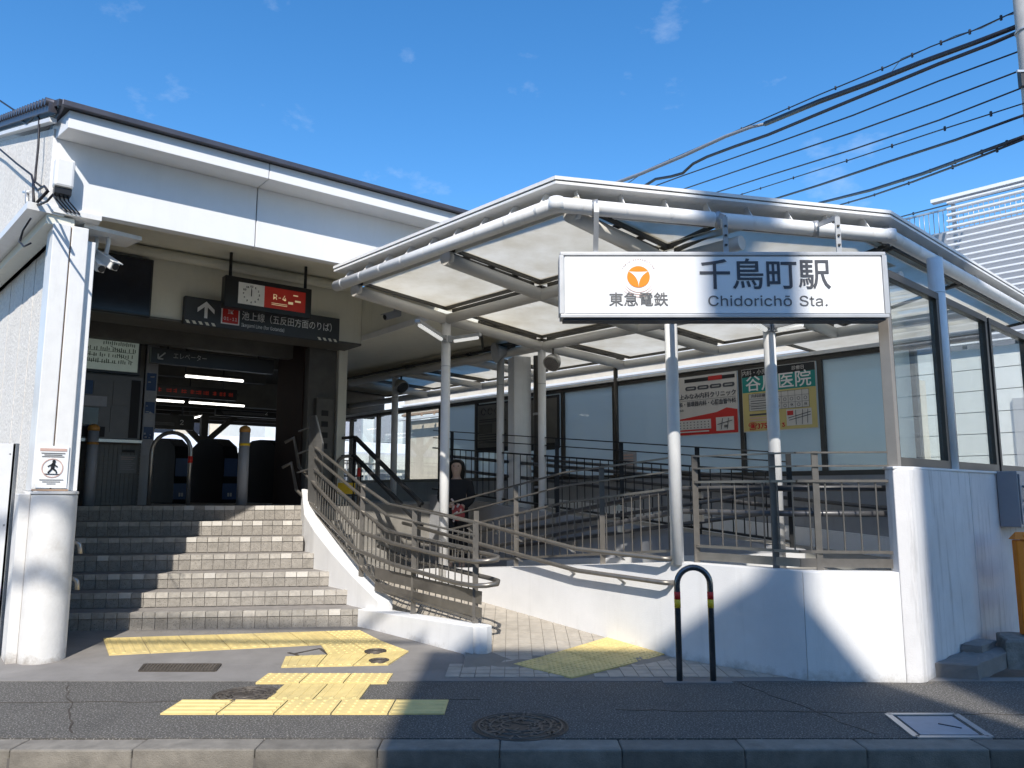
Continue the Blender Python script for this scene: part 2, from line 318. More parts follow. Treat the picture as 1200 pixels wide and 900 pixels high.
# flat boards: local x along xd, y up, small offset along the outward normal
class Board:
    def __init__(s, c, xd, th=0.0, up=Vector((0, 0, 1)), sc=1.0):
        s.sc = sc; s.c = Vector(c); s.x = Vector(xd).normalized(); s.u = Vector(up); s.n = s.x.cross(s.u).normalized(); s.th = th
    def p(s, x, y, o=0.0): return s.c + s.x * (x * s.sc) + s.u * (y * s.sc) + s.n * (o + s.th)
    def rect(s, mb, x0, y0, x1, y1, o=0.002, th=.0015):
        return mb.slab([s.p(x0, y0, o), s.p(x1, y0, o), s.p(x1, y1, o), s.p(x0, y1, o)], th)
    def text(s, body, x, y, size, m, parent, name='lettering', o=0.003, bold=0.0, align='CENTER', wid=1.0, space=1.0, rot=0.0):
        cu = bpy.data.curves.new(name, 'FONT'); cu.body = body; cu.size = size
        ft = None if any(ord(q) > 0x2000 for q in body) else FONT
        if ft: cu.font = ft
        cu.align_x = align; cu.align_y = 'CENTER'; cu.offset = bold; cu.extrude = .0008; cu.space_character = space; cu.resolution_u = 3
        tmp = bpy.data.objects.new('tmp', cu); C.objects.link(tmp)
        dg = bpy.context.evaluated_depsgraph_get(); me = bpy.data.meshes.new_from_object(tmp.evaluated_get(dg)); bpy.data.objects.remove(tmp); bpy.data.curves.remove(cu)
        rc, rs = math.cos(rot), math.sin(rot); pl = wloc(parent)
        for q in me.vertices:
            a, b, c = q.co.x * wid, q.co.y, q.co.z
            q.co = s.p(x + a * rc - b * rs, y + a * rs + b * rc, o + c) - pl
        me.name = name; me.materials.clear(); me.materials.append(M[m]); ob = bpy.data.objects.new(name, me); C.objects.link(ob); ob.parent = parent; WL[ob.name] = pl; return ob
def lerp(a, b, f): return Vector(a) * (1 - f) + Vector(b) * f
def arc(c, r, a0, a1, n, ux, uy): return [Vector(c) + Vector(ux) * (r * math.cos(a0 + (a1 - a0) * i / n)) + Vector(uy) * (r * math.sin(a0 + (a1 - a0) * i / n)) for i in range(n + 1)]
UP = Vector((0, 0, 1)); XA = Vector((1, 0, 0)); YA = Vector((0, 1, 0))
E13 = Vector((E1.x, E1.y, 0)); E23 = Vector((E2.x, E2.y, 0)); DN3 = Vector((DN.x, DN.y, 0)); DV3 = Vector((DV.x, DV.y, 0))

def rough_block(poly, z0, z1, amp=.012, seed=1, step=.07):
    """a broken-edged concrete or stone block: a fine grid over the prism with every vertex nudged"""
    rr_ = random.Random(seed); mb = MB(); n = len(poly); P = [Vector((p[0], p[1])) for p in poly]; c = sum(P, Vector((0, 0))) / n
    ringp = []
    for i in range(n):
        a, b = P[i], P[(i + 1) % n]; m = max(1, int((b - a).length / step)); ringp += [a.lerp(b, k / m) for k in range(m)]
    lv = []; nz = max(2, int((z1 - z0) / step) + 1)
    rowsq = [(1.0, z0 + (z1 - z0) * .93 * k / nz) for k in range(nz + 1)] + [(.965, z1)] + [(f, z1 + amp * .3) for f in (.75, .5, .25)]
    for f, z in rowsq: lv.append([Vector((*(c + (p - c) * f + Vector((rr_.uniform(-amp, amp), rr_.uniform(-amp, amp))) * (1 if f > .9 else .4)), z + rr_.uniform(-amp, amp) * (.7 if z > z0 else 0))) for p in ringp])
    m = len(ringp); vs = [q for l in lv for q in l] + [Vector((c.x, c.y, z1 + amp * .3))]
    fs = [(j * m + k, j * m + (k + 1) % m, (j + 1) * m + (k + 1) % m, (j + 1) * m + k) for j in range(len(lv) - 1) for k in range(m)] + [((len(lv) - 1) * m + k, (len(lv) - 1) * m + (k + 1) % m, len(vs) - 1) for k in range(m)]
    return mb.add(vs, fs)
# ================================================================== GROUND
struct(MB().box((0, 150, -.33), (600, 700, .3)).build('ground', 'gravel'))
struct(MB().box((0, -.98, -.20), (120, 9.9, .246)).build('road', 'asphalt'))          # top at -0.088
struct(MB().box((0, 4.85, -.10), (120, 1.30, .2)).build('sidewalk', 'asphalt'))      # top at 0
kerb = struct(MB().box((0, 4.10, -.15), (120, .17, .22)).build('kerb', 'joint'))
KM = MB().box((0, 0, 0), (.597, .165, .145)).mesh('kerb_stone'); KM.materials.append(M['kerb'])
for k in range(-12, 13):
    x = -2.46 + .6 * k
    o = inst(KM, 'kerb_stone', kerb, (x + .3, 4.095 + random.uniform(-.003, .003), -.068 + random.uniform(-.002, .002)))
    bv = o.modifiers.new('bevel', 'BEVEL'); bv.width = .009; bv.segments = 2
# grey concrete apron in front of the stairs, rising gently to them
ap = MB()
gx = [-9, -4.6, -3.4, -2.6, -2.0, -1.7, -1.4, -.9, -.30]
def apz(x, y): return max(0.0, min(.05, (y - 5.9) * .045))
rows = [5.5, 5.9, 6.3, 6.7, 7.1, 7.6]
vs = []; 
for y in rows:
    for x in gx:
        xm = -.30 if y < 6.2 else -.30 - (y - 6.2)
        vs.append((min(x, xm) if x > -2.0 else x, y, apz(min(x, xm), y) + .002))
ap.add(vs, [(j * 9 + i, j * 9 + i + 1, (j + 1) * 9 + i + 1, (j + 1) * 9 + i) for j in range(5) for i in range(8)])
struct(ap.build('apron', 'apron'))
sl0 = MB()
for a, b in (((345, 767), (372, 779)), ((372, 779), (392, 772)), ((392, 772), (375, 762)), ((375, 762), (345, 767)), ((338, 766), (348, 768))):
    p, q = az(*a, .012), az(*b, .012); sl0.bar((p.x, p.y, apz(p.x, p.y) + .004), (q.x, q.y, apz(q.x, q.y) + .004), .022, .004)
sl0.build('sealed_crack', 'iron', bpy.data.objects['apron'])
# flush edging strip between the asphalt and the forecourt
ed = struct(MB().box((0, 5.46, -.04), (30, .10, .087)).build('edging', 'apron'))
# path beside the stairs: small square pavers, rising towards the back
def pz(d, t): return .085 * max(0.0, t - .75 * (1.29 - d))
def dt(x, y): q = Vector((x, y)) - D0; return q.dot(DN), q.dot(DV)
pathm = MB(); pj = MB()
PS = .102
def inpath(x, y):
    d, t = dt(x, y)
    if y < 5.52: return False
    if x < -.42 and y < 6.25: return False
    return (d < 1.36 and t < 5.2) and ((t >= 1.0 and d > .40) or (t < 1.0 and x > -.42 and d > -.3 and not (x < -.13 and y > 6.12)))
tac = [az(605, 777, .01), az(660, 794, .01), az(791, 766, .01), az(720, 757, .01)]
def in_tac(x, y):
    d, t = dt(x, y); return .23 < d < 1.30 and .11 + 0.0 < t < .70
for j in range(0, 70):
    for i in range(-45, 26):
        x = i * PS + (.02 * 0); y = 5.56 + j * PS
        if not inpath(x, y) or in_tac(x, y): continue
        d, t = dt(x, y); h = .0482; dz = random.uniform(-.0012, .0012)
        def zz(a, b): q = dt(a, b); return pz(*q) + .008 + dz
        c = [(x - h, y - h), (x + h, y - h), (x + h, y + h), (x - h, y + h)]
        pathm.prism(c, [zz(*q) - .02 for q in c], [zz(*q) for q in c])
bs = []
for t in [-1.2 + .4 * k for k in range(17)]:
    for d in (.20 if t > .9 else -.15, .45, .8, 1.36): q = D(d, t, 0); bs.append((q.x, max(q.y, 5.5), pz(d, t) + .002))
pj.add(bs, [(4 * k + i, 4 * k + i + 1, 4 * k + i + 5, 4 * k + i + 4) for k in range(16) for i in range(3)])
rp = struct(pj.build('paved_path', 'joint_lt'))
pathm.build('paver', 'paver', rp, kind='stuff')

# ================================================================== TACTILE PAVING
def tactile(mb, p, kind, nb=5):
    """one 30 cm tile laid on four corner points p (anticlockwise), dots or bars on top"""
    p = [Vector(q) for q in p]; nr = (p[1] - p[0]).cross(p[3] - p[0]).normalized()
    g = .012
    def at(u, v, o=0): return (p[0] * (1 - u) + p[1] * u) * (1 - v) + (p[3] * (1 - u) + p[2] * u) * v + nr * o
    mb.slab([at(g, g, .006), at(1 - g, g, .006), at(1 - g, 1 - g, .006), at(g, 1 - g, .006)], .012)
    if kind == 'dots':
        for i in range(nb):
            for j in range(nb):
                c = at((i + .5) / nb, (j + .5) / nb); e = ((p[1] - p[0]).normalized(), (p[3] - p[0]).normalized())
                a = [c + e[0] * (.013 * math.cos(k * math.pi / 3)) + e[1] * (.013 * math.sin(k * math.pi / 3)) for k in range(6)]; b = [c + (q - c) * .6 for q in a]
                mb.add([q + nr * .006 for q in a] + [q + nr * .0112 for q in b], [(k, (k + 1) % 6, 6 + (k + 1) % 6, 6 + k) for k in range(6)] + [tuple(range(6, 12))])
    else:
        for i in range(4):
            u0 = (i + .5) / 4 - .055; u1 = u0 + .11
            f = (lambda a, b, o: at(a, b, o)) if kind == 'bars' else (lambda a, b, o: at(b, a, o))
            q = [f(u0, .05, .006), f(u1, .05, .006), f(u1, .95, .006), f(u0, .95, .006)]
            w_ = [f(u0 + .02, .06, .011), f(u1 - .02, .06, .011), f(u1 - .02, .94, .011), f(u0 + .02, .94, .011)]
            if kind != 'bars': q.reverse(); w_.reverse()
            mb.add(q + w_, [(k, (k + 1) % 4, 4 + (k + 1) % 4, 4 + k) for k in range(4)] + [(4, 5, 6, 7)])
    return mb
tr = thing('tactile_paving', 'yellow tactile tiles across the dark asphalt, bars and dots in an H shape', 'tactile paving', (-1.2, 5.0, .003))
def rowrect(x0, x1, y0, y1, n, kind, par, m, sk=0.0, z=.002):
    for i in range(n):
        a = x0 + (x1 - x0) * i / n; b = x0 + (x1 - x0) * (i + 1) / n
        tactile(MB(), [(a, y0, z), (b, y0, z), (b, y1, z), (a, y1, z)], kind[i] if isinstance(kind, list) else kind).build('tactile_tile', m, par)
rowrect(-2.0, -.38, 4.62, 4.925, 5, ['crossbars', 'crossbars', 'dots', 'dots', 'crossbars'], tr, 'yellow_road')
rowrect(-1.49, -.925, 4.925, 5.33, 2, 'bars', tr, 'yellow_road')
rowrect(-1.69, -.82, 5.33, 5.60, 3, 'dots', tr, 'yellow_road', z=.006)
ta = thing('tactile_paving', 'yellow tactile band on the grey apron at the foot of the stairs', 'tactile paving', (-2.2, 6.5, .02))
tl, trr, br, bl = az(134, 750, .03), az(425, 742.5, .045), az(457, 757, .03), az(112, 770, .02)
T0 = [Vector((-3.42, 6.72)), Vector((-1.33, 7.02))]; B0 = [Vector((-3.08, 6.16)), Vector((-1.06, 6.60))]
nT = 7
for i in range(nT):
    f0, f1 = i / nT, (i + 1) / nT
    q = [B0[0].lerp(B0[1], f0), B0[0].lerp(B0[1], f1), T0[0].lerp(T0[1], f1), T0[0].lerp(T0[1], f0)]
    q = [(a.x, a.y, apz(a.x, a.y) + .004) for a in q]
    tactile(MB(), q, 'bars' if i < 6 else 'dots', 7).build('tactile_tile', 'yellow', ta)
B1 = [Vector((-1.66, 5.80)), Vector((-.90, 5.88))]; T1 = [Vector((-1.72, 6.12)), Vector((-.80, 6.28))]
T1b = [B0[0].lerp(B0[1], .67), B0[1]]
for i in range(3):
    f0, f1 = i / 3, (i + 1) / 3
    t0, t1 = (T1[0].lerp(T1[1], f0), T1[0].lerp(T1[1], f1))
    q = [B1[0].lerp(B1[1], f0), B1[0].lerp(B1[1], f1), t1, t0]; q = [(a.x, a.y, apz(a.x, a.y) + .004) for a in q]
    tactile(MB(), q, 'bars', 6).build('tactile_tile', 'yellow', ta)
for i in range(2):
    f0, f1 = (i + 1) / 3, (i + 2) / 3
    t0, t1 = (T1[0].lerp(T1[1], f0), T1[0].lerp(T1[1], f1)); u0, u1 = B0[0].lerp(B0[1], .76 + .12 * i), B0[0].lerp(B0[1], .88 + .12 * i)
    q = [t0, t1, u1, u0]; q = [(a.x, a.y, apz(a.x, a.y) + .004) for a in q]
    tactile(MB(), q, 'dots', 5).build('tactile_tile', 'yellow', ta)
tp = thing('tactile_paving', 'ochre dotted tactile panel across the paved path beside the white wall', 'tactile paving', D(.77, .4, .01))
for i in range(2):
    for j in range(4):
        d0, d1 = .235 + .265 * j, .235 + .265 * (j + 1); sk = .0
        t0, t1 = .12 + .29 * i, .12 + .29 * (i + 1)
        q = [(d0, t0), (d1, t0), (d1, t1), (d0, t1)]
        tactile(MB(), [D(a, b, pz(a, b) + .007) for a, b in q], 'dots', 6).build('tactile_tile', 'yellow', tp)

# ================================================================== COVERS IN THE GROUND
def round_cover(name, c, r, label, cat, dens=1, m='iron', group=None):
    t = thing(name, label, cat, c, group); c = Vector(c)
    MB().lathe([(r, -.02), (r, .004), (r * .955, .006), (r * .95, .001), (r * .9, .001)], c, 40).build('cover_frame', m, t)
    mb = MB().lathe([(r * .93, -.01), (r * .93, .003)], c, 40, smooth=False)
    mb.build('lid', m, t)
    rl = MB()
    for q in range(3): rl.tube(arc(c + Vector((0, 0, .004)), r * (.86 - .23 * q), 0, 2 * math.pi, 40, XA, YA)[:-1], .006 if r > .15 else .003, 5, closed=True)
    if dens:
        rr = random.Random(3)
        for k in range(int(70 * dens)):
            a, rad = rr.uniform(0, 6.28), r * math.sqrt(rr.uniform(.02, .72)); an = rr.uniform(0, 3.14); p = c + Vector((math.cos(a) * rad, math.sin(a) * rad, .004))
            rl.bar(p - Vector((math.cos(an), math.sin(an), 0)) * .03, p + Vector((math.cos(an), math.sin(an), 0)) * .03, .012, .006)
    rl.build('relief', 'iron2', t); return t
round_cover('manhole_cover', (.045, 4.40, .001), .262, 'large dark iron manhole cover with leaf-like relief in the shaded asphalt', 'manhole cover', 1.4)
round_cover('manhole_cover', (-1.655, 5.06, .001), .205, 'brown iron manhole cover in the asphalt left of the yellow tiles', 'manhole cover', .8)
round_cover('valve_cover', (-1.06, 6.26, .030), .085, 'small round rusty valve cover on the yellow tiles nearest the stairs', 'valve cover', 0)
round_cover('valve_cover', (-.985, 5.98, .018), .075, 'small round rusty valve cover at the outer corner of the apron tiles', 'valve cover', 0)
dg = thing('drain_grate', 'dark iron drain grate in the apron in front of the stairs', 'drain grate', (-2.38, 5.79, .006))
c0, c1, c2, c3 = Vector((-2.62, 5.69, .004)), Vector((-2.09, 5.69, .004)), Vector((-2.13, 5.90, .006)), Vector((-2.68, 5.90, .006))
fb = MB()
for a, b in ((c0, c1), (c1, c2), (c2, c3), (c3, c0)): fb.bar(a, b, .02, .012)
fb.build('grate_frame', 'iron', dg); MB().slab([c0, c1, c2, c3], .004).build('grate_bed', 'matteblack', dg)
for i in range(1, 22):
    f = i / 22
    MB().bar(c0.lerp(c1, f), c3.lerp(c2, f), .011, .012).build('grate_bar', 'iron2', dg)
for i in range(1, 6): 
    f = i / 6; MB().bar(c0.lerp(c3, f), c1.lerp(c2, f), .006, .010).build('grate_bar', 'iron2', dg)
ht = thing('access_hatch', 'grey square access hatch set in the asphalt beside the kerb', 'hatch', (2.3, 4.41, .001))
hq = [Vector((2.08, 4.205, .003)), Vector((2.46, 4.205, .003)), Vector((2.515, 4.62, .003)), Vector((2.13, 4.62, .003))]
fm = MB()
for k in range(4): fm.bar(hq[k], hq[(k + 1) % 4], .035, .01)
fm.build('hatch_frame', 'galv', ht)
ctr = sum(hq, Vector()) / 4
MB().slab([ctr + (q - ctr) * .80 + Vector((0, 0, .002)) for q in hq], .01).build('hatch_lid', 'hatch', ht)
MB().bar(ctr + Vector((.02, .02, .004)), ctr + Vector((.10, -.06, .004)), .012, .004).build('lift_slot', 'ink', ht)

# ================================================================== STAIRCASE
zk = [.2, .332, .471, .625, .781, .936, 1.0995]
Lk = [(-3.386, 7.059), (-3.537, 7.351), (-3.690, 7.644), (-3.842, 7.932), (-3.989, 8.211), (-4.145, 8.508), (-4.296, 8.793)]
Rk = [(-1.340, 7.261), (-1.570, 7.604), (-1.821, 7.929), (-2.064, 8.264), (-2.244, 8.446), (-2.343, 8.761), (-2.526, 9.381)]
Rk = [(-1.335, 7.262), (-1.560, 7.58), (-1.80, 7.90), (-2.055, 8.22), (-2.235, 8.47), (-2.34, 8.80), (-2.42, 9.16)]
st = thing('staircase', 'broad grey tiled stairs rising to the dark ticket hall', 'stairs', (-2.5, 7.1, .05))
Lx = []
for k in range(7):
    a, b = Vector(Lk[k]), Vector(Rk[k]); u = (b - a).normalized()
    Lx.append((a - u * .95, b, u))
for k in range(7):
    a, b, u = Lx[k]; nrm = Vector((-u.y, u.x)); z1 = zk[k]; z0 = zk[k - 1] if k else .03
    if k < 6: a2, b2, _ = Lx[k + 1]
    else: a2, b2 = Vector((-5.9, 10.2)), Vector((-2.6, 10.4))
    s_ = nrm * .012
    MB().prism([a + s_, b + s_, b2 + nrm * .1, a2 + nrm * .1], -.05, z1 - .004).build('tread', 'tread', st)
    n = int(round((b - a).length / .1085)); tw = (b - a).length / n
    nh = .048; rh = z1 - z0 - nh - .008
    nm_ = MB().box((0, 0, 0), (tw - .006, .05, nh)).mesh('nosing_tile'); nm_.materials.append(M['nosing'])
    nn_ = MB().box((0, 0, 0), (tw - .006, .05, nh)).mesh('nosing_tile'); nn_.materials.append(M['nosing_new'])
    rm_ = MB().box((0, 0, 0), (tw - .006, .02, rh)).mesh('riser_tile'); rm_.materials.append(M['riser'])
    an = math.atan2(u.y, u.x); right_pale = {0: [2], 1: [2], 2: [2, 3], 3: [2], 4: [2, 5], 5: [1, 4, 6, 9], 6: [1, 3, 4, 7, 8, 9]}[k]
    for i in range(n):
        p = a + u * (tw * (i + .5)); j = n - 1 - i
        pale = j in right_pale or random.random() < .05
        inst(nn_ if pale else nm_, 'nosing_tile', st, (p.x + nrm.x * .02, p.y + nrm.y * .02, z1 - nh / 2 + random.uniform(-.0008, .0008)), an)
        inst(rm_, 'riser_tile', st, (p.x + nrm.x * (.012 + random.uniform(-.001, .001)), p.y + nrm.y * .012, z0 + .004 + rh / 2), an)
# side handrail hooks showing beside the white pillar
# landing floors
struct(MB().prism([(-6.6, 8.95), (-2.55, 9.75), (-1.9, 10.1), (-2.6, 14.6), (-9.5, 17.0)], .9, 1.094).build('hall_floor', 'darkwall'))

rr = random.Random(33)
for (x0, y0, x1, y1, n_) in ((-3.4, 4.86, -.2, 4.97, 26), (.6, 4.72, 3.2, 4.62, 22), (-2.9, 5.30, -2.3, 4.30, 12), (1.5, 5.38, 1.9, 4.25, 14)):
    ck = MB(); p = None
    for k in range(n_ + 1):
        q = Vector((x0 + (x1 - x0) * k / n_ + rr.uniform(-.02, .02), y0 + (y1 - y0) * k / n_ + rr.uniform(-.02, .02), .0015))
        if p: ck.bar(p, q, rr.uniform(.004, .010), .002)
        p = q
    ck.build('tar_seam', 'iron', bpy.data.objects['sidewalk'])
gt = MB(); rr = random.Random(21)
def grit(n, fx):
    for k in range(n):
        x, y, z = fx(); s_ = rr.uniform(.002, .0065); a = rr.uniform(0, 6)
        gt.add([(x + s_ * math.cos(a + q), y + s_ * math.sin(a + q), z) for q in (0, 2.1, 4.2)] + [(x, y, z + s_ * rr.uniform(.5, 1.1))], [(0, 1, 3), (1, 2, 3), (2, 0, 3)])
grit(260, lambda: (rr.uniform(-3.2, 3.4), 4.195 + abs(rr.gauss(0, .03)), .001))
grit(200, lambda: (rr.uniform(1.3, 3.0), 5.36 - abs(rr.gauss(0, .03)), .004))
grit(160, lambda: (rr.uniform(-3.4, 2.6), rr.uniform(4.25, 5.4), .001))
grit(160, lambda: (rr.uniform(-3.3, -1.4), 7.0 - abs(rr.gauss(0, .05)), .05))
grit(120, lambda: (rr.uniform(-3.4, 3.0), 4.0 - abs(rr.gauss(0, .04)), -.087))
gt.build('grit', 'kerb', bpy.data.objects['sidewalk'], kind='stuff')
# ================================================================== STAIR PARAPET (white, beside the stairs)
sp = thing('stair_parapet', 'low white plastered parapet between the stairs and the paved path', 'parapet wall', (-.8, 6.8, 0))
lo = MB(); wd = .075
def off(p, q, s): u = (Vector(q) - Vector(p)).normalized(); return Vector((-u.y, u.x)) * s
pa = [Vector((-.235, 6.20)), Vector((-.85, 6.80)), Vector((-1.335, 7.30))]
o_ = off(pa[0], pa[2], .085)
# left side towards the stairs, right side towards the path; rounded nose
nose = [pa[0] - off(pa[0], pa[2], 1) * 0 + Vector((.062 * math.cos(a), .062 * math.sin(a) + .0)) for a in (R(-150), R(-110), R(-70), R(-30), R(10))]
poly = [pa[2] + o_, pa[0] + o_] + [Vector((-.30, 6.165)), Vector((-.245, 6.135)), Vector((-.19, 6.15)), Vector((-.155, 6.20))] + [pa[0] - o_ * .9, pa[2] - o_]
lo.prism([(q.x, q.y) for q in poly], -.02, [.205, .232, .233, .234, .234, .233, .232, .205]); lo.build('parapet_base', 'white_wall', sp, bevel=.012)
# sloping stringer
sl = MB()
cl = [((-1.18, 7.14), .285), ((-1.50, 7.52), .475), ((-1.80, 7.90), .67), ((-2.06, 8.26), .86), ((-2.26, 8.62), 1.01), ((-2.36, 8.90), 1.20), ((-2.46, 9.22), 1.29), ((-2.50, 9.40), 1.29)]
vs = []
for i, (p, z) in enumerate(cl):
    a = Vector(cl[max(0, i - 1)][0]); b = Vector(cl[min(len(cl) - 1, i + 1)][0]); u = (b - a).normalized(); n_ = Vector((-u.y, u.x)); p = Vector(p)
    for sgn, zz in ((.015, -.02), (.015, z), (-.135, z), (-.135, -.02)): q = p + n_ * sgn; vs.append((q.x, q.y, zz))
fs = [(4 * i + k, 4 * i + (k + 1) % 4, 4 * i + 4 + (k + 1) % 4, 4 * i + 4 + k) for i in range(len(cl) - 1) for k in range(4)] + [(3, 2, 1, 0), tuple(4 * (len(cl) - 1) + k for k in range(4))]
sl.add(vs, fs); sl.build('stringer', 'white_wall', sp, bevel=.008)
# ================================================================== RAMP RETAINING WALL, front right
rw = thing('ramp_wall', 'white painted ramp wall with a raised end block under the glass screen', 'retaining wall', (1.9, 5.5, 0))
def A(t, z, d=1.29): return D(d, t, z)
topA = lambda t: .715 - .085 * max(0, t)
vs = []; T_ = [-.99, -.5, 0, .6, 1.2, 1.8, 2.4, 3.0, 3.35]
for t in T_:
    d0 = 1.356 if t < -.5 else (1.31 if t < 0 else 1.29)
    for d_, z in ((d0, -.03), (d0, topA(t)), (d0 + .18, topA(t)), (d0 + .18, -.03)): q = D(d_, t, z); vs.append(q)
wa = MB().add(vs, [(4 * i + k, 4 * i + (k + 1) % 4, 4 * i + 4 + (k + 1) % 4, 4 * i + 4 + k) for i in range(len(T_) - 1) for k in range(4)] + [(3, 2, 1, 0), tuple(4 * (len(T_) - 1) + k for k in range(4))])
wa.build('wall_panel', 'white_wall', rw)
P_ = D(1.356, -.99, 0)
MB().prism([(P_.x + .003, P_.y - .002), (2.62, 5.378), (2.62, 5.56), (P_.x + .13, P_.y + .17)], -.03, .7145).build('wall_panel', 'white_wall', rw, bevel=.004)
# right wall on the U line with its rounded front end
c_ = Vector((2.72, 5.38)); du = Vector((math.cos(R(43)), math.sin(R(43)))); dn = Vector((-du.y, du.x))
e0 = c_ + dn * .0
rnd = [Vector((2.623, 5.380)), Vector((2.69, 5.372)), Vector((2.735, 5.380)), Vector((2.772, 5.402)), Vector((2.80, 5.432))]
rpoly = rnd + [c_ + du * 1.28, c_ + du * 1.28 + dn * .17, Vector((2.66, 5.53)), Vector((2.623, 5.50))]
MB().prism([(q.x, q.y) for q in rpoly], -.03, 1.41).build('end_block', 'worn_shade_wall', rw, bevel=.006)
MB().prism([(q.x, q.y) for q in (c_ + du * 1.288, c_ + du * 3.6, c_ + du * 3.6 + dn * .17, c_ + du * 1.288 + dn * .17)], -.03, 1.41).build('wall_panel', 'worn_shade_wall', rw, bevel=.004)
MB().prism([(q.x, q.y) for q in (Vector((2.618, 5.366)), c_ + du * 0.1 - dn * .012, c_ + du * 3.6 - dn * .012, c_ + du * 3.6 + dn * .18, Vector((2.618, 5.52)))], 1.4105, 1.428).build('coping', 'white_wall', rw, bevel=.004)
# inner ramps, divider and back wall
fl = MB(); z0r = .33
fl.add([D(1.36, 3.5, .30), D(2.80, 3.5, .30), D(2.80, -.35, .62), D(1.36, -.35, .62), D(1.36, -.35, .62), D(4.35, -.35, .62), D(4.35, -1.40, .62), Vector((2.75, 5.55, .62)), Vector((2.1, 5.53, .62))], [(0, 1, 2, 3), (4, 5, 6, 7, 8)])
fl.add([D(2.78, -.35, .62), D(4.35, -.35, .62), D(4.35, 5.0, 1.09), D(2.78, 5.0, 1.09)], [(0, 1, 2, 3)])
struct(fl.build('ramp_floor', 'floor'))
struct(MB().add([D(.2, 3.2, pz(.7, 3.2) + .01), D(2.8, 3.4, .30), D(2.8, 5.2, .31), D(.2, 5.2, .31)], [(0, 1, 2, 3)]).build('path_floor', 'floor'))
struct(MB().prism([D(.95, 5.0, 0)[:2], D(4.4, 5.0, 0)[:2], D(4.4, 12, 0)[:2], D(.5, 12, 0)[:2], D(.5, 5.75, 0)[:2]], .3, 1.098).build('upper_landing', 'floor'))
dv = thing('ramp_divider', 'grey low wall between the two ramp lanes under the canopy', 'low wall', D(2.78, 2, .4))
q = [D(2.70, -.30, 0), D(2.80, -.30, 0), D(2.80, 5.0, 0), D(2.70, 5.0, 0)]
MB().prism([p[:2] for p in q], [.3] * 4, [.76, .76, 1.22, 1.22]).build('wall_body', 'greywall', dv, bevel=.004)
MB().prism([p[:2] for p in (D(2.66, -.34, 0), D(2.70, -.34, 0), D(2.70, 3.4, 0), D(2.66, 3.4, 0))], .25, [.74, .74, .44, .44]).build('kerb_band', 'white_wall', dv)
# second small stairs at the end of the path
s2 = thing('back_stairs', 'short dark stairs at the back of the path up to the landing', 'stairs', D(.8, 4.4, .3))
for k in range(5):
    MB().prism([p[:2] for p in (D(.66, 3.75 + .27 * k, 0), D(1.36, 3.75 + .27 * k, 0), D(1.36, 5.05, 0), D(.80, 5.05, 0))], .2 + .155 * k, .36 + .155 * k + .1).build('step', 'floor', s2, bevel=.005)
# ================================================================== GLASS SCREENS
g = thing('glass_screen', 'long frosted glass screen behind the ramp in dark frames', 'glass screen', D(4.35, 3, 1.0))
MB().prism([p[:2] for p in (D(4.30, -1.40, 0), D(4.44, -1.40, 0), D(4.44, 10.2, 0), D(4.30, 10.2, 0))], .2, 1.43).build('base_wall', 'greywall', g)
MB().prism([p[:2] for p in (D(4.245, -1.40, 0), D(4.298, -1.40, 0), D(4.298, 5.0, 0), D(4.245, 5.0, 0))], .45, [.74, .74, 1.22, 1.22]).build('kerb_band', 'white_wall', g)
MB().bar(D(4.34, -1.4, 1.455), D(4.34, 10.2, 1.455), .09, .05).build('sill', 'frame', g)
MB().bar(D(4.34, -1.4, 2.70), D(4.34, 10.2, 2.70), .08, .05).build('head_rail', 'frame', g)
MB().bar(D(4.33, -1.4, 2.748), D(4.33, 10.2, 2.748), .12, .04).build('head_cap', 'white_metal', g)
gp = [.2 + .955 * k for k in range(-1, 11)]
for i, t in enumerate(gp):
    MB().box(D(4.34, t, 2.065), (.075, .05, 1.23), RD).build('post', 'frame', g)
    if i < len(gp) - 1:
        mm = 'glass_clear' if (i >= 8) else 'glass_frost'
        t1 = gp[i + 1]
        MB().slab([D(4.345, t + .027, 1.482), D(4.345, t1 - .027, 1.482), D(4.345, t1 - .027, 2.673), D(4.345, t + .027, 2.673)][::-1], .008).build('pane', mm, g)
MB().slab([D(4.345, -1.38, 1.482), D(4.345, gp[0] - .027, 1.482), D(4.345, gp[0] - .027, 2.673), D(4.345, -1.38, 2.673)][::-1], .008).build('pane', 'glass_clear', g)
MB().tube([D(4.28, 3.0, 1.4), D(4.28, 3.0, 2.95)], .03, 8).build('stay_post', 'frame', g)
gr = thing('glass_screen', 'right hand glass screen in dark frames standing on the end of the white wall', 'glass screen', D(3.0, -1.5, 1.43))
def RW(s, z, o=0.0): q = c_ + du * s + dn * (.085 + o); return Vector((q.x, q.y, z))
aR = R(43)
MB().box(RW(.01, 2.14), (.055, .075, 1.43), aR).build('end_post', 'frame_lt', gr, bevel=.004)
segs = [(.04, 1.07), (1.20, 2.30), (2.36, 3.6)]
for i, (a, b) in enumerate(segs):
    MB().bar(RW(a, 1.462), RW(b, 1.462), .06, .066).build('sill', 'frame', gr)
    MB().bar(RW(a, 2.825), RW(b, 2.825), .06, .055).build('head_rail', 'frame', gr)
    MB().box(RW(b - .03, 2.145), (.055, .058, 1.30), aR).build('post', 'frame', gr)
    MB().box(RW(a + (.0 if i == 0 else .03), 2.145), (.05, .058, 1.30), aR).build('post', 'frame', gr)
    MB().slab([RW(a + .03, 1.497), RW(b - .06, 1.497), RW(b - .06, 2.797), RW(a + .03, 2.797)], .008).build('pane', 'glass_clear', gr)
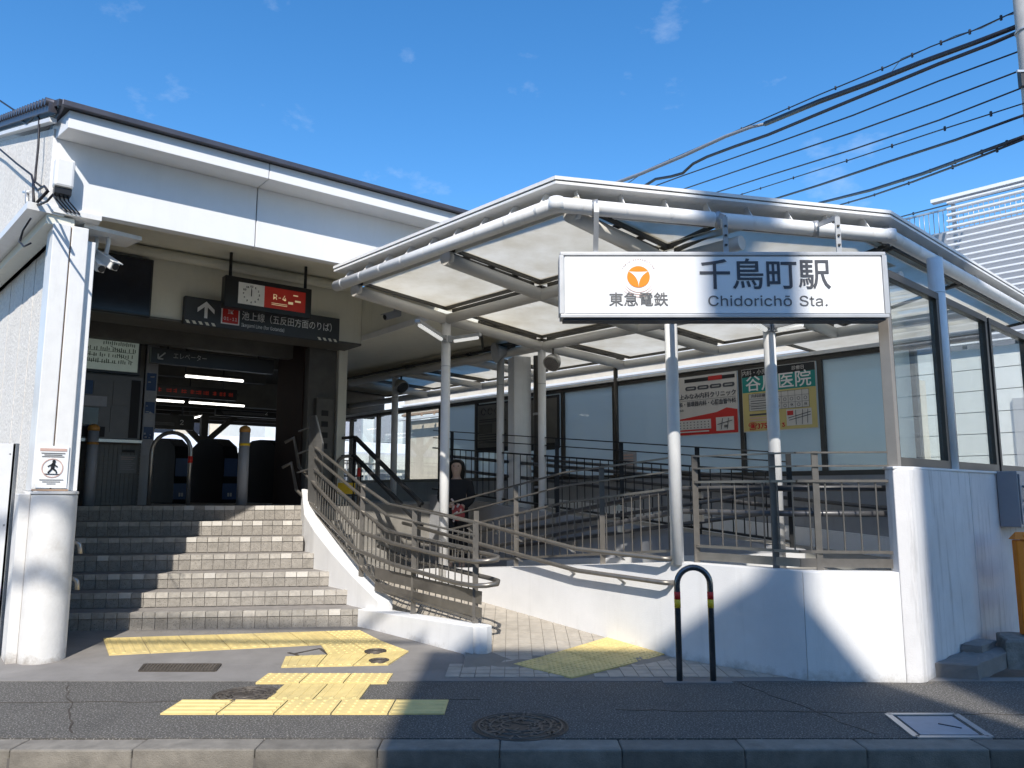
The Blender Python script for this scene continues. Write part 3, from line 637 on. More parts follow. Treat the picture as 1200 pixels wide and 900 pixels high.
# ================================================================== GUARD RAILS
def seg_pts(pl, s):
    acc = 0
    for i in range(len(pl) - 1):
        l = (Vector(pl[i + 1]) - Vector(pl[i])).length
        if s <= acc + l or i == len(pl) - 2: return lerp(pl[i], pl[i + 1], (s - acc) / l if l else 0)
        acc += l
def plen(pl): return sum((Vector(pl[i + 1]) - Vector(pl[i])).length for i in range(len(pl) - 1))
def guard(root, lines, bot, top, posts, ptop, m='steel', gap=.11, pw=.045, bars=((.02, .012),), flat=(.035, .012), foot=None, bal=.006, topw=.032):
    """lines: list of polylines (thin bars); bot/top: polylines of the baluster panel; posts: list of (point, ztop, zbase)"""
    for pl in lines:
        mb = MB()
        for i in range(len(pl) - 1): mb.bar(pl[i], pl[i + 1], flat[0], flat[1])
        mb.build('guard_bar', m, root)
    for nm, pl, h in (('top_rail', top, .018), ('bottom_rail', bot, .02)):
        mb = MB()
        for i in range(len(pl) - 1): mb.bar(pl[i], pl[i + 1], topw, h)
        mb.build(nm, m, root)
    for p, zt, zb in posts: MB().bar((p[0], p[1], zb), (p[0], p[1], zt), pw, .014, up=(0, 1, 0)).build('post', m, root)
    Lb = plen(bot); n = int(Lb / gap); cache = {}
    Lt = plen(top)
    for i in range(1, n):
        a = seg_pts(bot, Lb * i / n); b = seg_pts(top, Lt * i / n); h = round(b.z - a.z, 2)
        if h not in cache: cache[h] = MB().tube([(0, 0, 0), (0, 0, h)], bal, 6, caps=False).mesh('baluster'); cache[h].materials.append(M[m])
        inst(cache[h], 'baluster', root, (b.x, b.y, b.z - h))
# front right guard on the flat wall top
gd = thing('guard_rail', 'brown guard rail on the flat ramp wall top, right of the left sign pole', 'railing', (2.0, 5.7, .715))
k0, k1, k2 = D(1.44, -.10, 0), D(1.46, -.93, 0), Vector((2.655, 5.465, 0))
def zz(p, z): return Vector((p.x, p.y, z))
ln = [[zz(k0, 1.53), zz(k1, 1.53), zz(k2, 1.53)], [zz(k0, 1.435), zz(k1, 1.435), zz(k2, 1.435)]]
tp_ = [zz(k0, 1.33), zz(k1, 1.33), zz(k2, 1.33)]; bt_ = [zz(k0, .84), zz(k1, .84), zz(k2, .84)]
pa1 = lerp(k0, k1, .78); pm = lerp(k1, k2, .20)
guard(gd, ln, bt_, tp_, [(k0, 1.54, .71), (pa1, 1.54, .71), (pm, 1.54, .71), (k2, 1.54, .71)], 1.54)
kb = MB(); 
for a, b in ((k0, k1), (k1, k2)): kb.bar(zz(a, .765), zz(b, .765), .012, .06)
kb.build('kick_plate', 'steel', gd)
# front left guard on the sloping wall top
gl_ = thing('guard_rail', 'brown guard rail on the sloping ramp wall top, left of the left sign pole', 'railing', D(1.36, 1.5, .6))
def rail(h0, h1, d=1.40, t0=.05, t1=3.05): return [D(d, t0, h0), D(d, .8, h0 - .05 if h0 > 1.4 else h0 - .06), D(d, t1, h1)]
ln = [[D(1.40, .04, 1.53), D(1.40, 1.26, 1.43), D(1.40, 3.05, 1.115)], [D(1.40, .04, 1.42), D(1.40, 1.26, 1.31), D(1.40, 3.05, .985)]]
tp_ = [D(1.40, .04, 1.285), D(1.40, 1.26, 1.16), D(1.40, 3.05, .84)]; bt_ = [D(1.40, .04, .80), D(1.40, 1.26, .69), D(1.40, 3.05, .52)]
guard(gl_, ln, bt_, tp_, [(D(1.40, .05, 0), 1.53, .70), (D(1.40, .82, 0), 1.48, .63), (D(1.40, 1.9, 0), 1.32, .54), (D(1.40, 3.05, 0), 1.12, .44)], 1.5, gap=.09)
# guard on the stair parapet
gs = thing('guard_rail', 'long brown guard rail stepping up beside the stairs on the white parapet', 'railing', (-1.2, 7.2, .25))
gl3 = [(-2.22, 8.78), (-1.44, 7.54), (-1.135, 7.17), (-.29, 6.31)]
def g3(zs): return [Vector((p[0], p[1], z)) for p, z in zip(gl3, zs)]
ln = [g3((1.755, 1.315, 1.15, 1.01)), g3((1.642, 1.21, 1.043, .91))]
guard(gs, ln, g3((1.05, .56, .375, .262)), g3((1.508, 1.075, .905, .80)), [((-.29, 6.31), 1.01, .23), ((-.85, 6.88), 1.10, .21), ((-1.43, 7.53), 1.33, .42)], 1.1, gap=.083)
kb = MB(); kb.bar((-.24, 6.26, .43), (-1.25, 7.28, .52), .012, .10); kb.bar((-.24, 6.26, .315), (-1.25, 7.28, .40), .012, .08)
kb.build('kick_plate', 'steel', gs)
MB().add([(-2.30, 8.84, 1.08), (-2.14, 8.76, 1.06), (-2.14, 8.76, 1.80), (-2.24, 8.80, 2.12), (-2.32, 8.85, 2.12), (-2.29, 8.88, 1.08), (-2.13, 8.80, 1.06), (-2.13, 8.80, 1.80), (-2.23, 8.84, 2.12), (-2.31, 8.89, 2.12)],
         [(0, 1, 2, 3, 4), (9, 8, 7, 6, 5), (0, 5, 6, 1), (1, 6, 7, 2), (2, 7, 8, 3), (3, 8, 9, 4), (4, 9, 5, 0)]).build('end_plate', 'steel_lt', gs)
for z in (1.98, 1.72, 1.5): MB().bar((-2.28, 8.85, z + .02), (-2.50, 9.12, z - .02), .03, .012).build('guard_bar', 'steel', gs)
# stair handrail tubes: along the parapet, round the front end and back on the path side
hr = thing('stair_handrail', 'pair of round brown handrail tubes curling round the front end of the stair guard', 'handrail', (-1.2, 7.2, .6))
for dz, pts in ((0, [(-2.72, 9.30, 1.84), (-2.62, 9.33, 1.90), (-2.53, 9.27, 1.55), (-1.50, 7.63, .885), (-1.05, 7.02, .80), (-.46, 6.47, .71)]),
                (1, [(-2.74, 9.30, 1.54), (-2.64, 9.33, 1.60), (-2.55, 9.27, 1.28), (-1.50, 7.61, .705), (-1.05, 7.01, .62), (-.46, 6.46, .525)])):
    a = Vector(pts[-1]); c = Vector((-.19, 6.27, a.z + .005)); e = [Vector(p) for p in pts]
    e += [Vector((-.36, 6.33, a.z)), Vector((-.29, 6.22, a.z + .004)), Vector((-.20, 6.18, a.z + .01)), Vector((-.115, 6.215, a.z + .02)), Vector((-.11, 6.31, a.z + .03)), Vector((-.18, 6.42, a.z + .04)), Vector((-.95, 7.20, a.z + .13)), Vector((-1.27, 7.52, a.z + .22))]
    MB().tube(e, .019, 10).build('tube', 'steel', hr)
    for f in (.12, .38, .64, .9):
        p = lerp(e[2], e[3], f) if f < .6 else lerp(e[3], e[5], (f - .6) * 2); MB().tube([p, p + Vector((.05, .04, -.03))], .008, 6).build('bracket', 'steel', hr)
# wall-side handrail along the path
hw = thing('wall_handrail', 'two round brown handrails along the path side of the white ramp wall', 'handrail', D(1.2, 1.5, .6))
for z0, z1, z2 in ((.745, .86, 1.11), (.565, .665, .92)):
    e = [D(1.29, .02, z0), D(1.235, .03, z0), D(1.21, .08, z0 + .003), D(1.21, .95, z0 + .03), D(1.21, 2.2, z1 + .09), D(1.21, 3.5, z2)]
    MB().tube(e, .019, 10).build('tube', 'steel', hw)
    for t in (.5, 1.05, 1.7, 2.4):
        zz_ = z0 + .02 if t < 1 else z0 + .05 + (t - 1) * .09
        MB().bar(D(1.215, t, zz_ - .02), D(1.285, t, zz_ - .06), .035, .006).build('bracket', 'steel_lt', hw)
MB().bar(D(1.24, 2.30, .50), D(1.24, 2.30, 1.07), .05, .03, up=(0, 1, 0)).build('post', 'steel', hw)
# inner lane handrails (round black tubes)
hl = thing('ramp_handrail', 'dark round handrails running along the inner ramp lanes', 'handrail', D(2.7, 1.5, .8))
for z in (1.28, 1.10):
    MB().tube([D(1.52, 3.0, z - .50), D(1.52, .1, z), D(1.53, -.88, z), Vector((2.66, 5.56, z)), D(2.1, -1.36, z), D(4.2, -1.30, z), D(4.2, -.4, z), D(4.2, 5.0, z + .50)], .021, 10).build('tube', 'pipe', hl)
    MB().tube([D(2.63, 3.2, z - .48), D(2.63, -.25, z), D(2.75, -.38, z), D(2.87, -.25, z), D(2.87, 5.0, z + .48)], .021, 10).build('tube', 'pipe', hl)
    for t in (-.1, .7, 1.5, 2.3):
        for d_ in (1.50, 2.66): MB().box(D(d_, t, z - .05 - max(0, t) * .16), (.03, .05, .05), RD).build('bracket', 'steel_lt', hl)
# divider guard
gv = thing('guard_rail', 'dark guard rail with two thin upper bars on the divider between the ramp lanes', 'railing', D(2.76, 2, .9))
ln = [[D(2.76, -.2, 1.60), D(2.76, 5.0, 2.10)], [D(2.76, -.2, 1.52), D(2.76, 5.0, 2.00)]]
guard(gv, ln, [D(2.76, -.2, .82), D(2.76, 5.0, 1.30)], [D(2.76, -.2, 1.42), D(2.76, 5.0, 1.86)], [(D(2.76, t, 0), 1.60 + .096 * (t + .2), .76 + .086 * t) for t in (-.2, .75, 1.7, 2.65, 3.6, 4.6)], 1, m='blackrail', gap=.115, topw=.05)
# landing guard at the back
gk = thing('guard_rail', 'black guard rail across the upper landing at the back, in front of the far glass', 'railing', D(2.5, 5.0, 1.1))
guard(gk, [], [D(.9, 9.0, 1.2), D(4.15, 9.0, 1.2)], [D(.9, 9.0, 1.83), D(4.15, 9.0, 1.83)], [(D(d_, 9.0, 0), 1.84, 1.098) for d_ in (.95, 2.5, 4.1)], 1, m='blackrail', gap=.11, topw=.05)
MB().bar(D(.9, 9.0, 1.55), D(4.15, 9.0, 1.55), .05, .03).build('mid_rail', 'blackrail', gk)
gb = thing('stair_handrail', 'black handrail pair slanting down the small back stairs', 'handrail', D(1.5, 4.4, .9))
for dz in (0, -.24):
    MB().bar(D(1.5, 5.7, 1.95 + dz), D(1.5, 5.0, 1.95 + dz), .05, .035).build('rail', 'blackrail', gb)
    MB().bar(D(1.5, 5.0, 1.95 + dz), D(1.5, 3.55, 1.12 + dz), .05, .035).build('rail', 'blackrail', gb)
for t, zt, zb in ((5.0, 1.95, 1.09), (3.6, 1.14, .3)): MB().box(D(1.5, t, (zt + zb) / 2), (.03, .03, zt - zb), RD).build('post', 'blackrail', gb)
# ================================================================== STATION BUILDING
sb = thing('station_building', 'white station building with a deep fascia over the dark ticket hall entrance', 'station building', E(1.2, 1.5, 1.0))
def ebox(a0, a1, s0, s1, z0, z1): 
    return [E(a0, s0, 0)[:2], E(a1, s0, 0)[:2], E(a1, s1, 0)[:2], E(a0, s1, 0)[:2]], z0, z1
JA = -.484
for a0, a1 in ((JA, 1.176), (1.186, 4.4)):
    MB().prism(*ebox(a0, a1, 0, .10, 3.50, 4.07)).build('fascia_panel', 'white', sb, bevel=.004)
# upper overhanging band with a slanted left end
for k, (a0, a1) in enumerate(((JA, 1.18), (1.187, 4.4))):
    o0 = a0 + (.06 if k == 0 else 0)
    MB().prism([E(o0, -.27, 0)[:2], E(a1, -.27, 0)[:2], E(a1, .12, 0)[:2], E(a0, .12, 0)[:2]] if k == 0 else ebox(a0, a1, -.27, .12, 0, 0)[0], 4.071, 4.215).build('eave_band', 'white', sb, bevel=.004)
MB().prism([E(JA + .0, -.33, 0)[:2], E(4.45, -.33, 0)[:2], E(4.45, .3, 0)[:2], E(JA, .3, 0)[:2]], 4.217, 4.266).build('roof_edge', 'roofdark', sb, bevel=.006)
MB().prism([E(JA + .02, -.29, 0)[:2], E(4.42, -.29, 0)[:2], E(4.42, .2, 0)[:2], E(JA + .02, .2, 0)[:2]], 4.2155, 4.2165).build('drip_line', 'matteblack', sb)
rf = MB().slab([E(JA - .02, -.30, 4.272), E(4.4, -.30, 4.272), E(4.4, 6.5, 6.25), E(JA - .55, 6.5, 6.3)], .05); rf.build('roof', 'roofdark', sb)
# corrugated tile ends showing on the gable side
tj = E(JA, -.3, 4.30)
for k in range(26):
    p = Vector((-3.60, 5.80, 4.30)) + Vector((DV.x, DV.y, .30)) * (.115 * k + .03)
    MB().tube([p - Vector((DN.x, DN.y, 0)) * .09, p + Vector((DN.x, DN.y, 0)) * .5], .034, 8).build('roof_tile', 'roofdark', sb)
MB().slab([Vector((-3.64, 5.74, 4.215)), Vector((-3.64, 5.74, 4.29)), Vector((-3.64, 5.74, 4.29)) + Vector((DV.x, DV.y, .30)) * 3.4, Vector((-3.64, 5.74, 4.215)) + Vector((DV.x, DV.y, .30)) * 3.4], .06).build('verge_board', 'roofdark', sb)
MB().slab([Vector((-3.655, 5.79, 4.155)), Vector((-3.655, 5.79, 4.19)), Vector((-3.655, 5.79, 4.19)) + Vector((DV.x, DV.y, .30)) * 3.4, Vector((-3.655, 5.79, 4.155)) + Vector((DV.x, DV.y, .30)) * 3.4], .05).build('verge_trim', 'white_metal', sb)
# porch ceiling and ledge behind the fascia
MB().prism(*ebox(-.20, 3.27, .10, 2.0, 3.87, 3.90)).build('porch_ceiling', 'cream', sb)
MB().tube([E(.1, 1.80, 3.80), E(3.2, 1.80, 3.80)], .055, 10).build('soffit_conduit', 'cream', sb)
MB().prism(*ebox(-.13, 3.275, 1.90, 2.05, 3.125, 3.868)).build('lintel_wall', 'cream', sb)
MB().prism(*ebox(-.13, 3.275, 1.885, 2.40, 3.098, 3.123)).build('lintel_lip', 'darkwall', sb)
# deep beam and soffit over the ramp landing, beside the entrance
MB().prism([E(3.28, 2.9, 0)[:2], E(3.28, .11, 0)[:2], E(4.4, .11, 0)[:2], E(4.9, 1.3, 0)[:2], E(5.15, 1.7, 0)[:2], E(4.85, 4.6, 0)[:2], E(3.4, 4.6, 0)[:2]], 3.16, 3.87).build('bulkhead', 'cream', sb, bevel=.005)
# ceiling and hall shell
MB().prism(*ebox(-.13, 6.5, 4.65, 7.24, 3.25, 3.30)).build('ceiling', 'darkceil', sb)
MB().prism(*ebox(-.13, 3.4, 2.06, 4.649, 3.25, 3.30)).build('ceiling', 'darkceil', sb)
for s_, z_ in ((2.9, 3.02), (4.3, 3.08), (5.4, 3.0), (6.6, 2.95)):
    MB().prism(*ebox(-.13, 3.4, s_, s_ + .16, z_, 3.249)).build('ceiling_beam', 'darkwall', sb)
MB().prism(*ebox(3.35, 6.5, 7.02, 7.22, 2.78, 3.249)).build('ceiling_beam', 'darkwall', sb)  # added beam that blocks a bright patch of sky beyond the hall
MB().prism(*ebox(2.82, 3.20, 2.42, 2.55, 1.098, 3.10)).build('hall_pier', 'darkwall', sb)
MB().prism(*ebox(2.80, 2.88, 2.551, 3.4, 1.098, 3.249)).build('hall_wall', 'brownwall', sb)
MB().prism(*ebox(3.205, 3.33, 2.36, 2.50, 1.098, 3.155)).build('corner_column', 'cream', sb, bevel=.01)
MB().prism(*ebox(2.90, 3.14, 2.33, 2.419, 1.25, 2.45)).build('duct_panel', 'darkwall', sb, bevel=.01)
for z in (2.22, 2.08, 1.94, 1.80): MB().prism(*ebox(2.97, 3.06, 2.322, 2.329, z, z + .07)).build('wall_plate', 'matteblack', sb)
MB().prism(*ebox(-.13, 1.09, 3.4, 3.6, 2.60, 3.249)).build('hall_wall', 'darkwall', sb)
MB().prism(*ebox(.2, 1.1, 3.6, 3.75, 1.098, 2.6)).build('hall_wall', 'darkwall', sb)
# side walls to the left of the entrance
def VW(p, t, z): return Vector((p[0] + DV.x * t, p[1] + DV.y * t, z))
lw = (-3.555, 6.015); uw = (-3.685, 5.905)
# lower side wall: vertical rendered panels with open joints
x0 = .0
for k in range(13):
    wv = (.20, .14, .23, .17, .25, .16, .2, .24, .3, .3, .3, .3, .3)[k]; a0, a1 = x0 + .0015, x0 + wv - .0015; x0 += wv
    q = [VW(lw, a0, 0), VW(lw, a1, 0), VW(lw, a1, 0) + DN3 * .1, VW(lw, a0, 0) + DN3 * .1]; dd = DN3 * (.006 if k % 2 else 0)
    MB().prism([(p + dd * .5)[:2] for p in q], -.02, 3.36).build('wall_panel', 'render', sb)
MB().prism([p[:2] for p in (VW(lw, 0, 0) + DN3 * .03, VW(lw, 3.1, 0) + DN3 * .03, VW(lw, 3.1, 0) + DN3 * .11, VW(lw, 0, 0) + DN3 * .11)], -.02, 3.355).build('wall_backing', 'cabinet', sb)
MB().bar(VW(lw, 0, 3.375) - DN3 * .01, VW(lw, 3.1, 3.375) - DN3 * .01, .05, .03).build('wall_flashing', 'white_metal', sb)
x0 = 0
for k in range(11):
    wv = (.22, .24, .2, .3, .26, .3, .4, .4, .4, .4, .4)[k]; a0, a1 = x0 + .003, x0 + wv - .003; x0 += wv
    q = [VW(uw, a0, 0), VW(uw, a1, 0), VW(uw, a1, 0) + DN3 * .1, VW(uw, a0, 0) + DN3 * .1]
    z0_, z1_ = 4.15 + a0 * .3, 4.15 + a1 * .3
    MB().prism([p[:2] for p in q], 3.50, [z0_, z1_, z1_, z0_]).build('wall_panel', 'render', sb)
ev = MB(); a, b = VW(uw, -.02, 0), VW(uw, 3.0, 0)
ev.prism([(a - DN3 * .14)[:2], (b - DN3 * .14)[:2], (b + DN3 * .12)[:2], (a + DN3 * .12)[:2]], 3.44, 3.50); ev.build('side_eave', 'white_metal', sb)
MB().prism([(VW(uw, .0, 0))[:2], (VW(uw, 3, 0))[:2], (VW(uw, 3, 0) + DN3 * .2)[:2], (VW(uw, 0, 0) + DN3 * .2)[:2]], 3.36, 3.438).build('eave_board', 'cream', sb)
MB().prism([E(JA + .03, -.02, 0)[:2], E(-.10, -.02, 0)[:2], E(-.10, .4, 0)[:2], E(JA + .2, .4, 0)[:2]], 3.455, 3.499).build('corner_soffit', 'white_metal', sb)
# entrance column: two cladding panels, grey return and notice
cols = ((-.435, -.313), (-.303, -.185))
for a0, a1 in cols: MB().prism(*ebox(a0, a1, -.02, .30, 1.262, 3.37)).build('column_panel', 'white_metal', sb, bevel=.006)
MB().prism(*ebox(-.315, -.30, .0, .2, 1.265, 3.36)).build('column_joint', 'terracotta', sb)
MB().prism(*ebox(-.184, -.12, .03, .34, 1.262, 3.28)).build('column_return', 'white_metal', sb, bevel=.004)
MB().prism(*ebox(-.435, -.19, -.026, -.021, 1.262, 1.275)).build('column_base_trim', 'terracotta', sb)
# stair flank under the column
MB().prism(*ebox(-.20, -.13, .345, 7.0, -.02, 3.86)).build('flank_wall', 'darkwall', sb)
# rounded pillar base
pb = thing('pillar', 'rounded white concrete pillar with a worn foot at the left of the stairs', 'pillar', E(-.275, .03, 0))
c = E(-.27, .03, 0); pr = [c + E13 * (.158 * math.cos(a)) + E23 * (.158 * math.sin(a)) for a in [R(-180 + 4.5 * i) for i in range(41)]]
pp = [q[:2] for q in pr] + [E(-.112, .42, 0)[:2], E(-.43, .42, 0)[:2]]
MB().prism(pp, -.02, 1.235).build('shaft', 'pillar', pb, bevel=.012)
MB().prism([((Vector((x, y)) - Vector(c[:2])) * 1.035 + Vector(c[:2]))[:] for x, y in pp], 1.236, 1.258).build('cap', 'pillar', pb, bevel=.004)
MB().prism([E(-.50, .040, 0)[:2], E(-.429, .025, 0)[:2], E(-.429, .3, 0)[:2], E(-.50, .3, 0)[:2]], -.02, 1.24).build('side_fin', 'pillar', pb, bevel=.006)
for z, x in ((.86, .0), (.58, -.0)):
    p = E(-.10, .20, z)
    tag(MB().tube([p, p + Vector((.045, -.02, 0)), p + Vector((.075, -.02, -.02)), p + Vector((.08, -.01, -.09))], .016, 8).build('handrail_end', 'steel_lt'), 'upper bent steel handrail end beside the white pillar' if z > .7 else 'lower bent steel handrail end beside the white pillar', 'handrail', 'handrail ends beside the pillar')
# notice on the column
nb = Board(E(-.31, -.03, 1.45), E13)
nt_ = thing('warning_notice', 'white warning notice with a crossed out skater in a red ring on the column', 'sign', E(-.31, -.03, 1.28))
nb.rect(MB(), -.105, -.165, .105, .155, .002, .004).build('plate', 'signwhite', nt_)
nb.rect(MB(), -.09, .115, .09, .135, .005).build('heading_band', 'redbrown', nt_)
for y, x in ((.098, .08), (.085, .06), (.072, .075), (-.105, .08), (-.12, .06), (-.135, .03)): nb.rect(MB(), -x, y - .003, x, y + .003, .005).build('text_line', 'ink2', nt_)
ri = MB()
for k in range(32):
    a, b = 2 * math.pi * k / 32, 2 * math.pi * (k + 1) / 32
    ri.quad([nb.p(math.cos(q) * r_, -.015 + math.sin(q) * r_, .006) for q, r_ in ((a, .066), (a, .073), (b, .073), (b, .066))])
ri.build('ring', 'redbrown', nt_)
fg = MB()
def ln2(x0, y0, x1, y1, w_): 
    d_ = Vector((x1 - x0, y1 - y0)).normalized(); nn = Vector((-d_.y, d_.x)) * w_ / 2
    fg.quad([nb.p(x0 + nn.x, y0 + nn.y, .007), nb.p(x0 - nn.x, y0 - nn.y, .007), nb.p(x1 - nn.x, y1 - nn.y, .007), nb.p(x1 + nn.x, y1 + nn.y, .007)])
fg.add([nb.p(.008 + .012 * math.cos(k * .5236), .035 + .013 * math.sin(k * .5236), .007) for k in range(12)], [tuple(range(12))])
ln2(.006, .024, .0, -.02, .024); ln2(.0, .016, -.032, -.004, .009); ln2(.004, .016, .034, -.006, .009); ln2(-.002, -.018, -.028, -.052, .012); ln2(.002, -.018, .026, -.036, .012); ln2(.026, -.036, .03, -.056, .010); ln2(-.05, -.060, .05, -.062, .006)
fg.build('figure', 'black', nt_)
# side eave fittings at the column head
ub = thing('junction_box', 'white rounded junction box on the left end of the fascia', 'junction box', E(-.40, -.08, 3.62))
MB().prism(*ebox(-.47, -.33, -.12, -.004, 3.64, 3.88)).build('cover', 'white_metal', ub, bevel=.02)
MB().prism(*ebox(-.46, -.34, -.10, -.006, 3.59, 3.639)).build('cable_gland', 'black', ub)
for a in (-.45, -.42, -.39, -.36): MB().tube([E(a, -.05, 3.59), E(a + .01, -.06, 3.55), E(a + .10, -.03, 3.47)], .006, 6).build('cable', 'cable', ub)
cl1 = thing('service_cable', 'black service cables looping down the rough side wall at far left', 'cable', VW(uw, .3, 4.2))
q0 = av(0, 116, uw, 133) - DN3 * .2
w1 = [av(x, y, (uw[0] - .04, uw[1] - .04), 133) for x, y in ((-40, 95), (0, 118), (18, 130), (22, 141), (32, 145), (38, 139), (43, 133), (46, 140), (45, 170), (42, 200), (41, 213), (49, 219))]
MB().tube(w1, .009, 7).build('cable_run', 'cable', cl1)
w2 = [av(x, y, (uw[0] - .05, uw[1] - .05), 133) for x, y in ((-40, 150), (0, 175), (20, 192), (37, 205), (40, 218), (44, 223), (52, 218), (56, 224), (42, 239), (46, 240), (55, 236), (62, 228))]
MB().tube(w2, .009, 7).build('cable_run', 'cable', cl1)
w3 = [av(x, y, (uw[0] - .04, uw[1] - .04), 133) for x, y in ((31, 226), (32, 240), (36, 252), (40, 245), (39, 225), (39, 212))]
MB().tube(w3, .010, 7).build('cable_run', 'cable', cl1)
w4 = [av(x, y, (uw[0] - .22, uw[1] - .2), 133) for x, y in ((36, 256), (27, 270), (23, 283), (28, 289), (36, 285))]
MB().tube(w4, .006, 7).build('cable_run', 'cable', cl1)
ins = thing('cable_insulator', 'small grey cable clamp fixed to the rough side wall', 'insulator', VW(uw, .28, 3.7) - DN3 * .05)
MB().tube([av(32, 224, (uw[0] - .05, uw[1] - .05), 133), av(32, 244, (uw[0] - .05, uw[1] - .05), 133)], .016, 8).build('clamp_body', 'galv', ins)
MB().tube([av(28, 225, (uw[0] - .05, uw[1] - .05), 133), av(36, 225, (uw[0] - .05, uw[1] - .05), 133)], .014, 8).build('clamp_head', 'white_metal', ins)
# steel sheet panel at the far left
hp = thing('steel_panel', 'plain grey steel sheet panel standing at the far left edge', 'panel', (-4.2, 6.12, 0))
MB().box((-4.80, 6.13, .80), (1.8, .03, 1.66)).build('sheet', 'hoard', hp, bevel=.003)
for z in (.2, 1.0, 1.55):
    MB().lathe([(.008, 0), (.006, .004)], (-3.94, 6.114, z), 8, ax=Matrix.Rotation(R(90), 3, 'X')).build('rivet', 'galv', hp)
for x in (-3.91,): MB().box((x, 6.135, .80), (.022, .04, 1.665)).build('edge_trim', 'galv', hp)

# ================================================================== ENTRANCE SIGNS
hs_ = thing('direction_sign', 'dark hall sign with a white up arrow and platform directions over the entrance', 'sign', E(2.0, 1.85, 3.08))
B = Board(E(2.01, 1.82, 3.236), E13, sc=1.152)
MB().prism(*ebox(1.09, 2.935, 1.82, 1.895, 3.082, 3.39)).build('sign_box', 'charcoal', hs_, bevel=.004)
aw = MB()
aw.quad([B.p(-.615, -.06, .003), B.p(-.585, -.06, .003), B.p(-.585, .085, .003), B.p(-.615, .085, .003)])
aw.quad([B.p(-.60, .105, .0032), B.p(-.60, .062, .0032), B.p(-.68, -.01, .0032), B.p(-.68, .033, .0032)]); aw.quad([B.p(-.60, .105, .0034), B.p(-.52, .033, .0034), B.p(-.52, -.01, .0034), B.p(-.60, .062, .0034)])
aw.build('arrow', 'lettering', hs_)
B.rect(MB(), -.455, -.09, -.275, .09, .003).build('badge_border', 'lettering', hs_); B.rect(MB(), -.442, -.078, -.288, .078, .005).build('badge', 'red', hs_)
B.text('IK', -.365, .035, .075, 'lettering', hs_, o=.008, bold=0); B.text('01-11', -.365, -.035, .060, 'lettering', hs_, o=.008)
B.text('池上線（五反田方面のりば）', -.255, .012, .098, 'lettering', hs_, o=.004, align='LEFT', wid=.80)
B.text('Ikegami Line (for Gotanda)', -.255, -.076, .070, 'lettering', hs_, o=.004, align='LEFT', wid=.72)
hz = MB()
for k in range(5): x = -.77 + .06 * k; hz.quad([B.p(x, -.128, .003), B.p(x + .03, -.128, .003), B.p(x + .012, -.098, .003), B.p(x - .018, -.098, .003)])
for k in range(4): x = .57 + .06 * k; hz.quad([B.p(x, -.128, .003), B.p(x + .03, -.128, .003), B.p(x + .012, -.098, .003), B.p(x - .018, -.098, .003)])
hz.build('hazard_stripe', 'cream', hs_)
ds = thing('clock_display', 'hanging black display with a white clock at noon and a red panel', 'clock', E(1.47, .36, 2.98))
MB().prism(*ebox(1.392, 2.388, 1.44, 1.56, 3.245, 3.595)).build('case', 'black', ds, bevel=.006)
B = Board(E(1.89, 1.439, 3.42), E13, sc=1.14)
B.rect(MB(), -.31, -.105, -.055, .105, .002).build('clock_face', 'clockface', ds)
B.rect(MB(), -.055, -.105, .37, .105, .002).build('red_panel', 'redlit', ds)
for k in range(12): B.text(str(12 if k == 0 else k), -.183 + .078 * math.sin(k * math.pi / 6), .078 * math.cos(k * math.pi / 6), .034, 'black', ds, name='numeral', o=.004, bold=.001)
B.rect(MB(), -.187, -.005, -.180, .06, .005).build('minute_hand', 'black', ds); B.rect(MB(), -.188, -.02, -.178, .04, .0045).build('hour_hand', 'black', ds)
B.text('R-4', .10, .012, .105, 'goldtext', ds, o=.004)
for y in (-.055, -.07): B.rect(MB(), .02, y, .18, y + .006, .004).build('text_line', 'goldtext', ds)
B.rect(MB(), .24, .05, .29, .062, .004).build('text_line', 'goldtext', ds); B.rect(MB(), .26, -.01, .32, .008, .004).build('text_line', 'goldtext', ds); B.rect(MB(), .19, -.04, .24, -.015, .004).build('text_line', 'goldtext', ds)
for a in (1.46, 2.33): MB().tube([E(a, 1.50, 3.59), E(a, 1.50, 3.87)], .018, 8).build('hanger', 'black', ds)
mo = thing('wall_monitor', 'large switched off black monitor high on the entrance wall at left', 'monitor', E(.15, .62, 2.9))
MB().prism(*ebox(-.05, .745, 1.80, 1.89, 3.09, 3.72)).build('case', 'black', mo, bevel=.008); MB().prism(*ebox(-.03, .725, 1.794, 1.799, 3.11, 3.70)).build('screen', 'screen', mo)
def camera(c, fw, label, m='white_metal'):
    t = thing('security_camera', label, 'camera', c, 'security cameras'); c = Vector(c); fw = Vector(fw).normalized()
    MB().bar(c - fw * .12, c + fw * .12, .075, .075).build('housing', m, t, bevel=.008); MB().bar(c - fw * .10 + UP * .045, c + fw * .16 + UP * .045, .095, .008).build('sunshield', m, t)
    MB().lathe([(.028, 0), (.03, .012), (.02, .013)], c + fw * .121, 14, ax=fw.to_track_quat('Z', 'Y').to_matrix()).build('lens', 'black', t)
    MB().tube([c - fw * .02 - UP * .03 + UP * .08, c + UP * .16, c + UP * .22], .018, 8).build('bracket', m, t); return t
camera(E(.02, .30, 3.215), Vector((.80, -.35, -.52)), 'white box security camera under the fascia at left, the larger of its pair')
MB()
camera(E(-.06, .36, 3.20), Vector((.75, -.45, -.6)), 'white security camera half hidden behind the other one beside the column')
cb = thing('camera_mount', 'pale triangular mounting plate above the paired security cameras', 'mount', E(.0, .3, 3.40))
MB().prism([E(-.2, .12, 0)[:2], E(.26, .20, 0)[:2], E(.2, .5, 0)[:2], E(-.2, .5, 0)[:2]], 3.42, 3.455).build('plate', 'white_metal', cb)
camera(E(3.2, .95, 3.32), Vector((-.7, -.55, -.35)), 'dark grey security camera on the cream bulkhead', 'cabinet')
